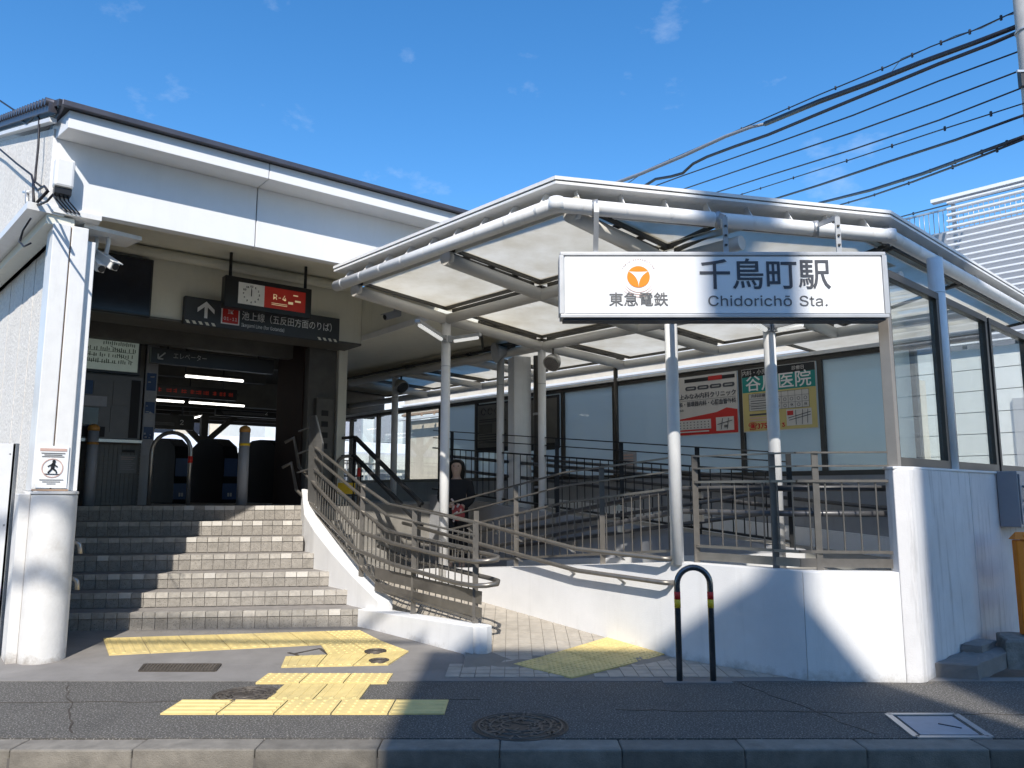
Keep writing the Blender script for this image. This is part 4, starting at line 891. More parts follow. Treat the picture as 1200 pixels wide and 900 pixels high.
# ================================================================== TICKET HALL
fm_ = thing('fare_map', 'lit pale green railway fare map above the ticket machines', 'fare map', E(.7, 3.35, 2.5))
B = Board(E(.66, 3.36, 2.96), E13, sc=1.0)
MB().prism(*ebox(.24, 1.03, 3.365, 3.40, 2.68, 3.235)).build('map_frame', 'charcoal', fm_); B.rect(MB(), -.37, -.25, .34, .24, .002).build('map_panel', 'maplit', fm_)
mi = MB(); rr = random.Random(2)
for row in range(5):
    y = .15 - row * .075; x = -.34
    if row in (0, 2): B.rect(mi, -.35, y - .022, .30, y - .017, .004)
    while x < .30:
        if row % 2 == 0 or x > -.1 or row == 3: B.rect(mi, x, y - .012 + rr.uniform(-.008, .004), x + .010, y + .028 + rr.uniform(-.01, .01), .004)
        x += rr.choice((.022, .022, .026, .045))
    ya = y - .02
for x0_, y0_, x1_, y1_ in ((-.33, -.06, -.12, -.085), (-.33, -.09, -.25, -.15), (-.25, -.15, .1, -.16), (.02, .05, .15, -.02), (.1, -.05, .28, -.13)):
    mi.bar(B.p(x0_, y0_, .004), B.p(x1_, y1_, .004), .002, .006)
mi.build('route_diagram', 'mapink', fm_)
tm = thing('ticket_machine', 'grey ticket machine wall with dark screens beside the hall entrance', 'ticket machine', E(.7, 3.3, 1.6))
MB().prism(*ebox(.28, 1.06, 3.28, 3.40, 1.88, 2.64)).build('body', 'tick', tm)
B = Board(E(.67, 3.279, 2.26), E13)
for x0_, y0_, x1_, y1_, m_ in ((-.36, .14, -.16, .30, 'blue'), (-.15, .14, .02, .30, 'tick'), (.06, .02, .24, .31, 'tick'), (-.36, .0, .0, .12, 'hatch'), (-.36, -.22, -.08, -.02, 'screen'), (-.36, -.36, .0, -.24, 'matteblack'), (.05, -.3, .24, 0, 'tick'), (.26, -.36, .36, .34, 'matteblack')):
    B.rect(MB(), x0_, y0_, x1_, y1_, .008, .01).build('machine_panel', m_, tm)
MB().prism(*ebox(.26, 1.08, 3.24, 3.40, 1.84, 1.875)).build('counter', 'steel_lt', tm)
tw_ = MB(); 
tw0 = MB().prism(*ebox(.2, 1.09, 3.372, 3.6, 1.09, 1.84)); two = tw0.build('hall_wall', 'joint', sb)
for i in range(19):
    for j in range(15): tw_.prism(*ebox(.22 + .048 * i, .22 + .048 * i + .044, 3.362, 3.372, 1.10 + .048 * j, 1.10 + .048 * j + .044))
tw_.build('wall_tile', 'walltile', two, kind='stuff')
B = Board(E(.96, 3.358, 1.60), E13); np_ = thing('paper_notice', 'pale paper notice on the dark tiled wall under the ticket machines', 'notice', E(.98, 3.36, 1.3))
B.rect(MB(), -.10, -.12, .10, .10, .003, .003).build('sheet', 'tick', np_); B.rect(MB(), -.07, .13, .07, .16, .003).build('heading_plate', 'matteblack', np_)
for k in range(7): B.rect(MB(), -.08, .07 - .024 * k, .08 - .02 * (k % 3), .074 - .024 * k, .006).build('text_line', 'redbrown' if k < 2 else 'greywall', np_)
MB().prism(*ebox(3.268, 3.279, .11, 1.88, 3.155, 3.225)).build('bulkhead_trim', 'white_metal', sb)
pc = thing('hall_column', 'narrow hall column covered with blue and white notices beside the gates', 'column', E(1.16, 3.4, 1.1))
MB().prism(*ebox(1.10, 1.24, 3.36, 3.6, 1.098, 3.249)).build('shaft', 'greywall', pc)
B = Board(E(1.17, 3.358, 2.12), E13)
for y0_, y1_, m_ in ((.10, .24, 'blue'), (-.05, .08, 'hatch'), (-.22, -.07, 'blue'), (-.42, -.26, 'hatch'), (.38, .60, 'blue')): B.rect(MB(), -.055, y0_, .055, y1_, .002).build('notice_sheet', m_, pc)
rr = random.Random(8)
lg = MB()
for k in range(22): y = rr.uniform(-.4, .6); x = rr.uniform(-.05, .02); B.rect(lg, x, y, x + rr.uniform(.01, .04), y + .012, .004)
lg.build('notice_print', 'greytext', pc)
def hallsign(a0, a1, s, z0, z1, label, arrow=False, two_=None, txt=None):
    t = thing('hanging_sign', label, 'sign', E((a0 + a1) / 2, s, z0)); MB().prism(*ebox(a0, a1, s, s + .09, z0, z1)).build('sign_box', 'black', t)
    Bq = Board(E((a0 + a1) / 2, s - .001, (z0 + z1) / 2), E13); hw_ = (a1 - a0) / 2; lg = MB(); r3 = random.Random(int(a0 * 100 + s * 7))
    if arrow:
        ar = MB(); ar.bar(Bq.p(-hw_ + .16, .04, .003), Bq.p(-hw_ + .08, -.04, .003), .004, .016); ar.bar(Bq.p(-hw_ + .08, -.04, .003), Bq.p(-hw_ + .08, .02, .003), .004, .016); ar.bar(Bq.p(-hw_ + .08, -.04, .003), Bq.p(-hw_ + .14, -.04, .003), .004, .016); ar.build('arrow', 'greytext', t)
    if txt: Bq.text(txt, -hw_ + .25, 0.01, .085, 'greytext', t, o=.003, align='LEFT', wid=.8)
    if two_ is not None: Bq.text('2', two_, 0, .17, 'lettering', t, name='numeral', o=.003)
    for k in range(3):
        x0_ = -hw_ + (.28 if arrow else .1); Bq.rect(lg, x0_ + .02 * k, -.05 - .02 * k + .03, hw_ * (.5 if two_ else .8), -.045 - .02 * k + .03, .003) if not txt else None
    if len(lg.v): lg.build('text_line', 'greywall', t)
    for a in (a0 + .2, a1 - .2): MB().tube([E(a, s + .04, z1), E(a, s + .04, 3.25 if s < 7 else 2.95)], .012, 6).build('hanger', 'black', t)
    return t
hallsign(1.06, 2.58, 3.0, 2.80, 2.985, 'dark hanging sign with a faint slanting arrow, deepest under the entrance lintel', True, None, 'エレベーター')
rs_ = thing('hanging_sign', 'dark departure board with dim red lettering deep in the hall', 'sign', E(2.3, 4.9, 2.3)); MB().prism(*ebox(1.35, 2.80, 5.0, 5.1, 2.645, 2.81)).build('sign_box', 'black', rs_)
B = Board(E(2.08, 4.999, 2.735), E13, sc=.8); lg = MB(); r3 = random.Random(4); x = -.85
while x < .75:
    wd_ = r3.uniform(.04, .10)
    for q in range(2): B.rect(lg, x, .0 - .035 * q, x + wd_, .014 - .035 * q, .003)
    for q in range(2): xx = x + r3.uniform(0, wd_); B.rect(lg, xx, -.045, xx + .012, .03, .003)
    x += wd_ + r3.uniform(.02, .09)
lg.build('dot_text', 'reddim', rs_, kind='stuff')
for a in (1.5, 2.6): MB().tube([E(a, 5.05, 2.8), E(a, 5.05, 3.25)], .012, 6).build('hanger', 'black', rs_)
hallsign(1.6, 2.95, 7.6, 2.36, 2.62, 'dark platform sign with a white numeral 2 beyond the ticket gates, at left', False, .46)
hallsign(3.45, 4.7, 8.0, 2.70, 2.90, 'smaller dark platform sign with a numeral 2, farther right beyond the gates', False, .35)
tubes = [((1.72, 3.9, 2.80), (2.50, 3.9, 2.80)), ((1.65, 5.8, 2.66), (2.25, 5.8, 2.66)), ((2.33, 5.8, 2.66), (3.20, 5.8, 2.66)), ((1.95, 6.5, 2.70), (1.95, 7.1, 2.70)), ((3.1, 8.4, 2.64), (3.1, 9.4, 2.64)), ((3.5, 9.0, 2.76), (3.5, 9.9, 2.76)), ((2.6, 9.0, 2.60), (2.6, 9.9, 2.60))]
tl_ = ['long lit ceiling tube nearest the entrance in the dark hall', 'lit tube below the red departure board, left one', 'lit tube below the red departure board, right one', 'short lit tube seen end on near the left hall column', 'lit platform tube beside the numeral 2 sign', 'faint platform tube above the timber post', 'small platform tube low at the left behind the arch rail']
for (p, q), lb in zip(tubes, tl_):
    t = thing('tube_light', lb, 'light', E(*p), 'fluorescent tubes in the hall and platform'); MB().bar(E(*p) + UP * .035, E(*q) + UP * .035, .09, .03).build('fitting', 'darkceil', t); MB().tube([E(*p), E(*q)], .017, 8).build('lamp_tube', 'tube', t)
    MB().tube([E(*p) + UP * .05, E(*p) + UP * ((3.25 if p[1] < 7 else 2.95) - p[2])], .01, 6).build('hanger', 'black', t)
def gate(a, s, label):
    t = thing('ticket_gate', label, 'ticket gate', E(a, s, 1.094), 'ticket gates in the hall')
    pr = [(0, 0), (0, .66), (.06, .80), (.40, .92), (.75, .95), (1.1, .95), (1.5, .84), (1.74, .78), (1.8, .66), (1.8, 0)]
    vs = [E(a + k, s + x, 1.094 + z) for k in (0, .20) for x, z in pr]; n_ = len(pr)
    MB().add(vs, [tuple(range(n_)), tuple(range(2 * n_ - 1, n_ - 1, -1))] + [((k + 1) % n_, k, n_ + k, n_ + (k + 1) % n_) for k in range(n_)]).build('body', 'gate', t, bevel=.01)
    Bq = Board(E(a + .10, s - .001, 1.094), E13); Bq.rect(MB(), -.09, .38, .09, .63, .003, .004).build('reader_panel', 'blue', t); Bq.rect(MB(), -.10, .06, .10, .28, .003, .004).build('front_panel', 'blue', t)
    Bq.rect(MB(), -.03, .10, -.005, .15, .008).build('indicator', 'greytext', t); Bq.rect(MB(), .005, .10, .03, .15, .008).build('indicator', 'greytext', t)
    return t
gate(1.83, 4.55, 'dark ticket gate framed by the steel arch rail'); gate(2.37, 4.15, 'dark ticket gate between the arch rail and the grey bollard'); gate(3.08, 3.95, 'dark ticket gate at the right beside the stair rail top')
# bollards and arch at the head of the stairs
def bollard(p, label):
    t = thing('bollard', label, 'bollard', p, 'bollards at the head of the stairs')
    MB().lathe([(.062, 0), (.060, .86)], p, 18).build('post', 'cabinet', t); MB().lathe([(.064, .861), (.066, .90), (.05, .925), (.02, .94)], p, 18).build('cap', 'brass', t)
    MB().lathe([(.063, .70), (.063, .73)], p, 18).build('reflector_band', 'plasticyel' if 'sun' in label else 'brass', t)  # sun and shade put into the band colour: brighter on the sunlit bollard
bollard(Vector((ay(103, 594, 9.02).x, 9.02, 1.099)), 'grey amber capped bollard in the shade at the left of the stair head')
bollard(Vector((ay(283, 592, 9.25).x, 9.25, 1.099)), 'grey amber capped bollard in the sun at the middle of the stair head')
ar_ = thing('arch_rail', 'steel hoop barrier on the landing in front of the first gate', 'barrier', Vector((-3.95, 9.3, 1.099)))
p0, p1 = Vector((ay(174, 590, 9.3).x, 9.3, 1.099)), Vector((ay(220, 590, 9.3).x, 9.3, 1.099)); rA = (p1.x - p0.x) / 2
MB().tube([p0, p0 + UP * .60] + arc((p0 + p1) / 2 + UP * .63, rA, math.pi, 0, 12, XA, UP) + [p1 + UP * .60, p1], .024, 10).build('hoop', 'steel_lt', ar_)
MB().tube([p1 + UP * .50, p1 + UP * .58], .0255, 10).build('reflector_band', 'plasticred', ar_)
# small hoop with a yellow tag on the upper landing
a2 = thing('arch_rail', 'small dark hoop barrier with a yellow tag behind the stair guard', 'barrier', Vector((-2.1, 9.7, .9)))
p0 = Vector((ay(393, 580, 9.9).x, 9.9, .90)); p1 = p0 + Vector((.28, .04, 0))
MB().tube([p0, p0 + UP * .66] + arc((p0 + p1) / 2 + UP * .67, .14, math.pi, 0, 12, (p1 - p0).normalized(), UP) + [p1 + UP * .66, p1], .02, 10).build('hoop', 'steel', a2)
MB().tube([p1 + UP * .55, p1 + UP * .66], .0215, 10).build('reflector_band', 'plasticred', a2)
MB().box((p0 + p1) / 2 + Vector((.0, -.03, .40)), (.22, .01, .14)).build('tag_plate', 'plasticyel', a2); MB().bar(p0 + UP * .40, p1 + UP * .40, .02, .012).build('cross_bar', 'steel', a2)
# ================================================================== ENTRANCE CANOPY
cn = thing('entrance_canopy', 'white steel canopy with pale membrane panels and a round gutter over the ramp', 'canopy', D(1.5, .8, 3.0))
def zb(d):
    k = [(-.1, 3.20), (0, 3.20), (1.29, 3.10), (2.75, 2.99), (4.3, 2.94), (9, 2.90)]
    for (a, za), (b, zb_) in zip(k, k[1:]):
        if d <= b: return za + (zb_ - za) * (d - a) / (b - a)
    return k[-1][1]
ZG = 3.250
def edge(o, tL=3.0, dR=8.5):
    """canopy outline in (d,t), moved inwards by o"""
    fx = Vector((2.4, -1.32)); fn = Vector((1.32, 2.4)).normalized()    # inward normal of the front edge
    P0 = fn * o
    dA = o; tA = P0.y - (dA - P0.x) * 1.32 / 2.4
    tB = -1.32 + o; dB = P0.x - (tB - P0.y) * 2.4 / 1.32
    return [(o, tL), (dA, tA), (dB, tB), (dR, tB)]
def eline(o, z, **k): return [D(d, t, z) for d, t in edge(o, **k)]
MB().tube(eline(0, ZG, tL=2.98), .052, 16).build('gutter', 'white_metal', cn)
def ring(o0, o1, z0, z1, name, m):
    a, b = edge(o0), edge(o1); mb = MB()
    for i in range(3):
        q = [D(*a[i], 0), D(*a[i + 1], 0), D(*b[i + 1], 0), D(*b[i], 0)]; mb.prism([p[:2] for p in q], z0, z1)
    return mb.build(name, m, cn)
ring(-.03, .09, 3.425, 3.450, 'edge_cap', 'white_metal'); ring(-.012, .09, 3.417, 3.424, 'edge_gap', 'matteblack'); ring(-.022, .22, 3.396, 3.416, 'edge_trim', 'white_metal')
wa_, wb_ = edge(.20), edge(.215)
for i in range(3):
    q = [wa_[i], wa_[i + 1], wb_[i + 1], wb_[i]]; MB().prism([D(*p, 0)[:2] for p in q], 3.262, 3.395).build('edge_web', 'white_metal', cn)
ring(.02, .0895, 3.4515, 3.456, 'edge_flashing', 'roofdark')
E_ = edge(0); BR = MB(); bolts = MB()
bk = None
for i, n_ in ((0, 9), (1, 8), (2, 17)):
    a, b = Vector(E_[i]), Vector(E_[i + 1]); u = (b - a); 
    inn = [Vector((1, 0)), Vector((1.32, 2.4)).normalized(), Vector((0, 1))][i]
    for k in range(n_):
        f = (k + .5) / n_; p = a + u * f; q = p + inn * .11
        A_, B_ = D(p.x, p.y, 0), D(q.x, q.y, 0); th = (D(*(p + u.normalized() * .008), 0) - A_)
        vs = [B_ + UP * 3.395, B_ + UP * 3.30, A_ + UP * (ZG + .02), A_ + UP * (ZG + .055), (A_ * .45 + B_ * .55) + UP * 3.395]
        MB().add([v_ - th * .5 for v_ in vs] + [v_ + th * .5 for v_ in vs], [(0, 1, 2, 3, 4), (9, 8, 7, 6, 5)] + [((j + 1) % 5, j, 5 + j, 5 + (j + 1) % 5) for j in range(5)]).build('gutter_bracket', 'white_metal', cn)
        MB().tube([A_ + th * 1.4 + UP * ZG, A_ - th * 1.4 + UP * ZG], .0535, 14, caps=False).build('gutter_collar', 'white_metal', cn)
        for g_ in (.25, .75):
            f2 = (k + g_) / n_; r_ = a + u * f2 + inn * .198; bolts.lathe([(.012, 0), (.010, .01)], D(r_.x, r_.y, 3.358), 6, ax=Matrix.Rotation(math.atan2(-inn.y, -inn.x) + RD, 3, 'Z') @ Matrix.Rotation(R(90), 3, 'Y'))
bolts.build('bolt_row', 'frame', cn, kind='stuff')
for f in (0, 1):
    p = E_[1 + f]; MB().lathe([(.056, -.045), (.060, 0), (.056, .045)], D(*p, ZG), 16).build('gutter_elbow', 'white_metal', cn)
# steel: V beams along the ramp, ribs across
def beam(pts, r, name='beam'): return MB().tube(pts, r, 12).build(name, 'beam', cn)
beam([D(1.29, 2.95, zb(1.29)), D(1.29, -.68, zb(1.29))], .055); beam([D(2.75, 7.2, zb(2.75)), D(2.75, -1.27, zb(2.75))], .055); beam([D(4.3, 9.8, zb(4.3)), D(4.3, -1.27, zb(4.3))], .055)
for t in (0, 1.44, 2.88):
    beam([D(.15, t, zb(0) + .01), D(1.29, t, zb(1.29)), D(2.75, t, zb(2.75)), D(4.3, t, zb(4.3))], .058, 'rib')
    MB().lathe([(.066, -.02), (.066, .03)], D(.16, t, zb(0) + .02), 14, ax=Matrix.Rotation(RD, 3, 'Z') @ Matrix.Rotation(R(90), 3, 'Y')).build('rib_flange', 'beam', cn)
for t in (4.32, 5.76, 7.2): beam([D(2.75, t, zb(2.75)), D(4.3, t, zb(4.3))], .05, 'rib')
# membrane panels with dark clamps and pale slot trims over the ribs
g_ = .05
def zv(d, t): return 3.285 if ((t < -.55 * d + .3 and d < 2.46) or t < -1.1) else zb(d) + .115
def panel(poly):
    MB().add([D(d, t, zv(d, t)) for d, t in poly] + [D(d, t, zv(d, t) + .005) for d, t in poly], [tuple(range(len(poly))), tuple(range(2 * len(poly) - 1, len(poly) - 1, -1))]).build('membrane_panel', 'membrane', cn)
    mb = MB(); n_ = len(poly)
    for i in range(n_):
        a, b = poly[i], poly[(i + 1) % n_]; mb.bar(D(*a, zv(*a) - .015), D(*b, zv(*b) - .015), .028, .03)
    mb.build('clamp_frame', 'clamp', cn)
ts = [0, 1.44, 2.88, 4.32, 5.76, 7.2, 8.64]; dd_ = [0.1 - g_, 1.29, 2.75, 4.42]
for j in range(6):
    for i in range(3):
        if j == 2 and i < 2: continue
        if j > 2 and i < 2: continue
        panel([(dd_[i] + g_, ts[j] + g_), (dd_[i + 1] - g_, ts[j] + g_), (dd_[i + 1] - g_, ts[j + 1] - g_), (dd_[i] + g_, ts[j + 1] - g_)])
panel([(1.8, 2.93), (2.70, 2.93), (2.70, 3.9)])
sl_ = lambda d: -.55 * d + .20
panel([(.30, -.05), (1.24, sl_(1.24)), (1.24, -.05)])
panel([(1.34, -.05), (1.34, sl_(1.34)), (2.42, -1.20), (2.70, -1.20), (2.70, -.05)])
panel([(2.80, -.05), (2.80, -1.20), (4.42, -1.20), (4.42, -.05)])
panel([(4.47, .9), (4.47, -1.20), (6.9, -1.20), (6.9, .9)])
for t, a, b in ((0, .12, 4.4), (1.44, .12, 4.4), (2.88, 1.3, 4.4), (4.32, 2.8, 4.4), (5.76, 2.8, 4.4)):
    for (x0, x1) in ((a, 1.29), (1.29, 2.75), (2.75, b)):
        if x1 <= a: continue
        x0 = max(x0, a); MB().bar(D(x0, t, zb(x0) + .128), D(x1, t, zb(x1) + .128), .16, .004).build('slot_strip', 'membrane', cn)
        mb = MB(); n_ = 4
        for k in range(n_ + 1):
            p = x0 + (x1 - x0) * k / n_; p0_, p1_ = max(x0, p - .035), min(x1, p + .035); mb.bar(D(p0_, t, zb(p0_) + .120), D(p1_, t, zb(p1_) + .120), .10, .008)
        mb.build('slot_clamp', 'clamp', cn)
for d_, a, b in ((1.29, -.66, 2.95), (2.75, -1.2, 8.6)): MB().bar(D(d_, a, zb(d_) + .128), D(d_, b, zb(d_) + .128), .16, .004).build('slot_strip', 'membrane', cn)
# columns
def pole(p, z0, z1, r, m='white_metal'):
    MB().tube([Vector((p[0], p[1], z0)), Vector((p[0], p[1], z1))], r, 18).build('column', m, cn)
    MB().tube([Vector((p[0], p[1], z0 + (z1 - z0) * .83)), Vector((p[0], p[1], z0 + (z1 - z0) * .83 + .006))], r + .0015, 18, caps=False).build('column_joint', 'galv', cn)
p519, p793, p633, p585, p460 = D(1.29, 2.88, 0), D(1.29, .0, 0), D(2.75, 2.88, 0), D(2.75, 3.62, 0), D(2.75, 5.95, 0)
p793 = Vector((1.272, 6.10, 0))
pole(p519, .2, 3.07, .050); pole(p793, .70, 3.07, .050); pole(p633, .45, 2.96, .048); pole(p585, .8, 2.96, .048); pole(p460, 1.09, 2.96, .048)
pole((2.075, 6.15), .60, 3.05, .048)
pc_ = c_ + du * 1.135 + dn * .085; pole(pc_, 1.41, 3.165, .060)
sc_ = thing('square_column', 'pale square steel column with a dark downpipe beside the ramp divider', 'column', D(2.9, 3.45, .8))
q = D(2.93, 3.46, 0); MB().box((q.x, q.y, 1.85), (.23, .23, 2.2), R(20)).build('shaft', 'white_metal', sc_, bevel=.01)
q2 = D(3.02, 3.22, 0); MB().tube([Vector((q2.x, q2.y, .8)), Vector((q2.x, q2.y, 2.95))], .055, 12).build('downpipe', 'frame', sc_)
for z in (1.3, 2.2): MB().tube([Vector((q2.x, q2.y, z)), Vector((q2.x, q2.y, z + .03))], .062, 12).build('pipe_clip', 'galv', sc_)
# lamps on the columns
def arm_lamp(c, ends, label, lit=False):
    c = Vector(c)
    for e, lb in zip(ends, label):
        e = Vector(e); u = (e - c); s_ = c + u.normalized() * .06
        t = thing('column_lamp', lb, 'light', c, 'slanting tube lamps on the canopy columns')
        MB().bar(s_, e, .06, .035).build('housing', 'galv', t, bevel=.005); MB().tube([s_.lerp(e, .12) - UP * .028, s_.lerp(e, .92) - UP * .028], .020, 8).build('diffuser', 'tubeglow', t)
        MB().box(c + u.normalized() * .05, (.05, .05, .07)).build('mount', 'galv', t)
c5 = Vector((p519.x, p519.y, ay(521, 398, p519.y).z))
arm_lamp(c5, (az(489, 376, c5.z + .02), az(563, 392, c5.z + .02)), ('white tube lamp angled to the left on the slim column behind the stair guard', 'white tube lamp angled to the right on the slim column behind the stair guard'))
c9 = Vector((2.075, 6.15, ay(908, 385, 6.15).z))
arm_lamp(c9, (az(884, 374, c9.z + .01), az(943, 375, c9.z + .01)), ('tube lamp pointing left just under the station name board', 'tube lamp pointing right just under the station name board'))
def flood(c, label, fw):
    t = thing('floodlight', label, 'floodlight', c, 'round floodlights under the canopy'); c = Vector(c); ax = Vector(fw).normalized().to_track_quat('Z', 'Y').to_matrix()
    MB().lathe([(.03, -.10), (.06, -.09), (.095, -.02), (.105, .05), (.10, .052)], c, 18, ax=ax).build('reflector', 'steel_lt', t); MB().lathe([(.095, .045), (.09, .056)], c, 18, ax=ax).build('lens', 'chrome', t)
    MB().tube([c, c + UP * .16], .014, 6).build('bracket', 'frame', t); return t
q = D(2.75, 5.95, 0); flood(Vector((ay(470, 452, 11.3).x, 11.3, ay(470, 452, 11.3).z)), 'round metal floodlight on the far left column under the canopy', (.5, -.5, -.6))
flood(Vector((ay(648, 424, 9.0).x, 9.0, ay(648, 424, 9.0).z)), 'round metal floodlight beside the slim column near the grey display board', (-.4, -.6, -.6))
sp_ = thing('horn_speaker', 'grey horn speaker and brackets under the canopy by the square column', 'speaker', ay(588, 415, 9.6)); q = ay(590, 412, 9.6)
MB().lathe([(.02, -.12), (.04, -.05), (.09, .05), (.13, .12)], q, 14, ax=Vector((-.8, -.3, -.2)).to_track_quat('Z', 'Y').to_matrix()).build('horn', 'galv', sp_)
MB().box(q + Vector((.10, 0, .06)), (.10, .09, .08)).build('driver', 'frame', sp_); MB().tube([q + Vector((.1, 0, .06)), q + Vector((.12, .0, .28))], .015, 6).build('bracket', 'frame', sp_)
MB().bar(q + Vector((-.12, .05, .16)), q + Vector((.3, .05, .18)), .03, .03).build('cross_arm', 'frame', sp_)

# ================================================================== STATION NAME BOARD
sg = thing('station_sign', 'wide white station name board hung below the front of the canopy', 'sign', (1.478, 5.30, 2.46))
SX, SZ, SW, SH = 1.478, 2.6865, 2.262, .445
MB().box((SX, 5.34, SZ), (SW - .02, .12, SH - .02)).build('light_box', 'signframe', sg)
MB().box((SX, 5.276, SZ), (SW - .045, .006, SH - .04)).build('face_panel', 'signwhite', sg)
for z in (SZ + SH / 2, SZ - SH / 2): MB().box((SX, 5.335, z), (SW + .02, .14, .026)).build('frame_rail', 'signframe', sg, bevel=.004)
for x in (SX - SW / 2, SX + SW / 2): MB().box((x, 5.335, SZ), (.034, .142, SH - .026)).build('frame_stile', 'signframe', sg, bevel=.004)
MB().box((SX, 5.345, SZ - SH / 2 - .021), (SW - .02, .12, .014)).build('drip_rail', 'ink', sg)
B = Board((SX, 5.272, SZ), XA); px = 2.258 / 380
def sxy(x, y): return (x - 848) * px, (335 - y) * px
x, y = sxy(896.5, 325); B.text('千鳥町駅', x, y, .232, 'ink', sg, o=.002, bold=.0022)
for wd__, xs_, al in (('Chidorichō', 828, 'LEFT'), ('Sta.', 970, 'RIGHT')):
    x, y = sxy(xs_, 354.5); B.text(wd__, x, y, .142, 'ink2', sg, o=.002, wid=1.17, align=al)
x, y = sxy(747.5, 354); B.text('東急電鉄', x, y, .104, 'ink2', sg, o=.002, bold=.0012)
lx, ly = sxy(748, 325.5); rL = .0795
MB().add([B.p(lx + rL * math.cos(a), ly + rL * math.sin(a) * .97, .002) for a in [2 * math.pi * k / 48 for k in range(48)]], [tuple(range(48))]).build('logo_disc', 'orange', sg)
# white three armed figure: three arcs between 150, 30 and 270 degrees
tips = [Vector((math.cos(R(a)), math.sin(R(a)))) * rL for a in (150, 30, 270)]
pts = []
for k in range(3):
    a, b = tips[k], tips[(k + 1) % 3]; m_ = (a + b) / 2
    for i in range(12):
        f = i / 12; e = a.lerp(b, f); bow = -m_ * ((.50 if k else .10) * 4 * f * (1 - f))
        pts.append(e * .99 + bow)
pts = pts[::-1] if sum(pts[i - 1].x * pts[i].y - pts[i].x * pts[i - 1].y for i in range(len(pts))) < 0 else pts
MB().add([B.p(lx, ly, .0035)] + [B.p(lx + q.x, ly + q.y * .97, .0035) for q in pts], [(0, 1 + i, 1 + (i + 1) % len(pts)) for i in range(len(pts))]).build('logo_figure', 'signwhite', sg)
for k, rr_ in enumerate((.108, .124, .142)):
    mb = MB(); n_ = 24; a0, a1 = R(200 + 4 * k), R(340 - 4 * k)
    for i in range(n_):
        q = []
        for a, e in ((a0 + (a1 - a0) * i / n_, 0), (a0 + (a1 - a0) * i / n_, 1), (a0 + (a1 - a0) * (i + 1) / n_, 1), (a0 + (a1 - a0) * (i + 1) / n_, 0)):
            w_ = .0052 * max(.12, math.sin(math.pi * (a - a0) / (a1 - a0))); q.append(B.p(lx + (rr_ + e * w_) * math.cos(a), ly + (rr_ + e * w_) * math.sin(a), .002))
        mb.quad(q)
    mb.build('logo_arc', 'redbrown', sg)
word = 'TOKYU CORPORATION'
for k, ch in enumerate(word):
    if ch == ' ': continue
    a = R(150 - 120 * k / (len(word) - 1)); B.text(ch, lx + .126 * math.cos(a), ly + .126 * math.sin(a), .021, 'redbrown', sg, name='arc_letter', o=.002, rot=a - math.pi / 2)
for xp, yp in ((699, 250), (855, 262), (990, 268)):
    x = SX + (xp - 848) * px; f = (x - .312) / (2.97 - .312); Yg = 5.22 + f * .67
    fY = min(5.32, Yg - .03)
    MB().bar((x, 5.33, SZ + SH / 2 + .01), (x, min(Yg - .062, 5.33), 3.20), .036, .012, up=(0, 1, 0)).build('strap', 'galv', sg)
    MB().bar((x, min(Yg - .062, 5.33), 3.195), (x, Yg - .062, ZG + .01), .036, .010, up=(0, 1, .3)).build('strap', 'galv', sg)
    MB().tube([(x - .02, Yg + .004, ZG), (x + .02, Yg - .004, ZG)], .062, 14).build('strap_collar', 'galv', sg)
    for z in (2.99, 3.06, 3.13): MB().box((x, 5.318, z), (.016, .012, .012)).build('strap_bolt', 'frame', sg)
for x, yb in ((1.272, 6.1), (2.075, 6.15)): MB().bar((x, 5.40, SZ), (x, yb - .05, SZ), .04, .04).build('fixing_arm', 'galv', sg)

# ================================================================== POSTERS ON THE GLASS
def poster(t0, label, name):
    t = thing(name, label, 'poster', D(4.28, t0 + .477, 1.93)); Bq = Board(D(4.285, t0 + .477, 2.30), -DV3); Bq.rect(MB(), -.445, -.365, .445, .365, 0, .012).build('backing', 'posterwhite', t); return t, Bq
pg, B = poster(.2, 'teal and yellow clinic poster with a timetable, behind the right sign pole', 'clinic_poster')
B.rect(MB(), -.44, -.355, .44, .09, .002).build('yellow_field', 'posteryellow', pg); B.rect(MB(), -.44, .09, .44, .27, .002).build('teal_band', 'green', pg); B.rect(MB(), -.44, .27, .44, .36, .002).build('dark_band', 'black', pg)
B.text('内科・小児科', -.25, .313, .062, 'posterwhite', pg, o=.005); B.text('診療日', .25, .313, .05, 'posterwhite', pg, o=.005)
B.text('谷川医院', 0.0, .178, .190, 'lettering', pg, o=.005, bold=.0018, wid=1.05)
tb = MB(); B.rect(tb, -.36, -.125, .36, .07, .0035); tb.build('timetable', 'posterwhite', pg)
tb = MB()
for y in (-.125, -.06, .012, .07): B.rect(tb, -.36, y - .0015, .36, y + .0015, .006)
for x in (-.36, -.12, -.04, .04, .12, .2, .28, .36): B.rect(tb, x - .0015, -.125, x + .0015, .07, .006)
tb.build('timetable_line', 'ink2', pg)
for k in range(6):
    x = -.08 + .08 * k
    for y, sh in ((-.024, 1), (-.093, k % 2 == 0)):
        if sh:
            mb = MB()
            for i in range(14):
                a, b = 2 * math.pi * i / 14, 2 * math.pi * (i + 1) / 14; mb.quad([B.p(x + r_ * math.cos(q), y + r_ * math.sin(q), .006) for q, r_ in ((a, .014), (a, .019), (b, .019), (b, .014))])
            mb.build('open_mark', 'ink', pg)
        else: B.text('休', x, y, .038, 'ink', pg, o=.006)
B.text('内科診療', -.24, .042, .045, 'ink', pg, o=.006)
for y in (-.012, -.04, -.075, -.10): B.rect(MB(), -.34, y - .005, -.15, y + .004, .006).build('text_line', 'ink2', pg)
B.rect(MB(), -.36, -.18, .0, -.160, .005).build('text_line', 'ink', pg)
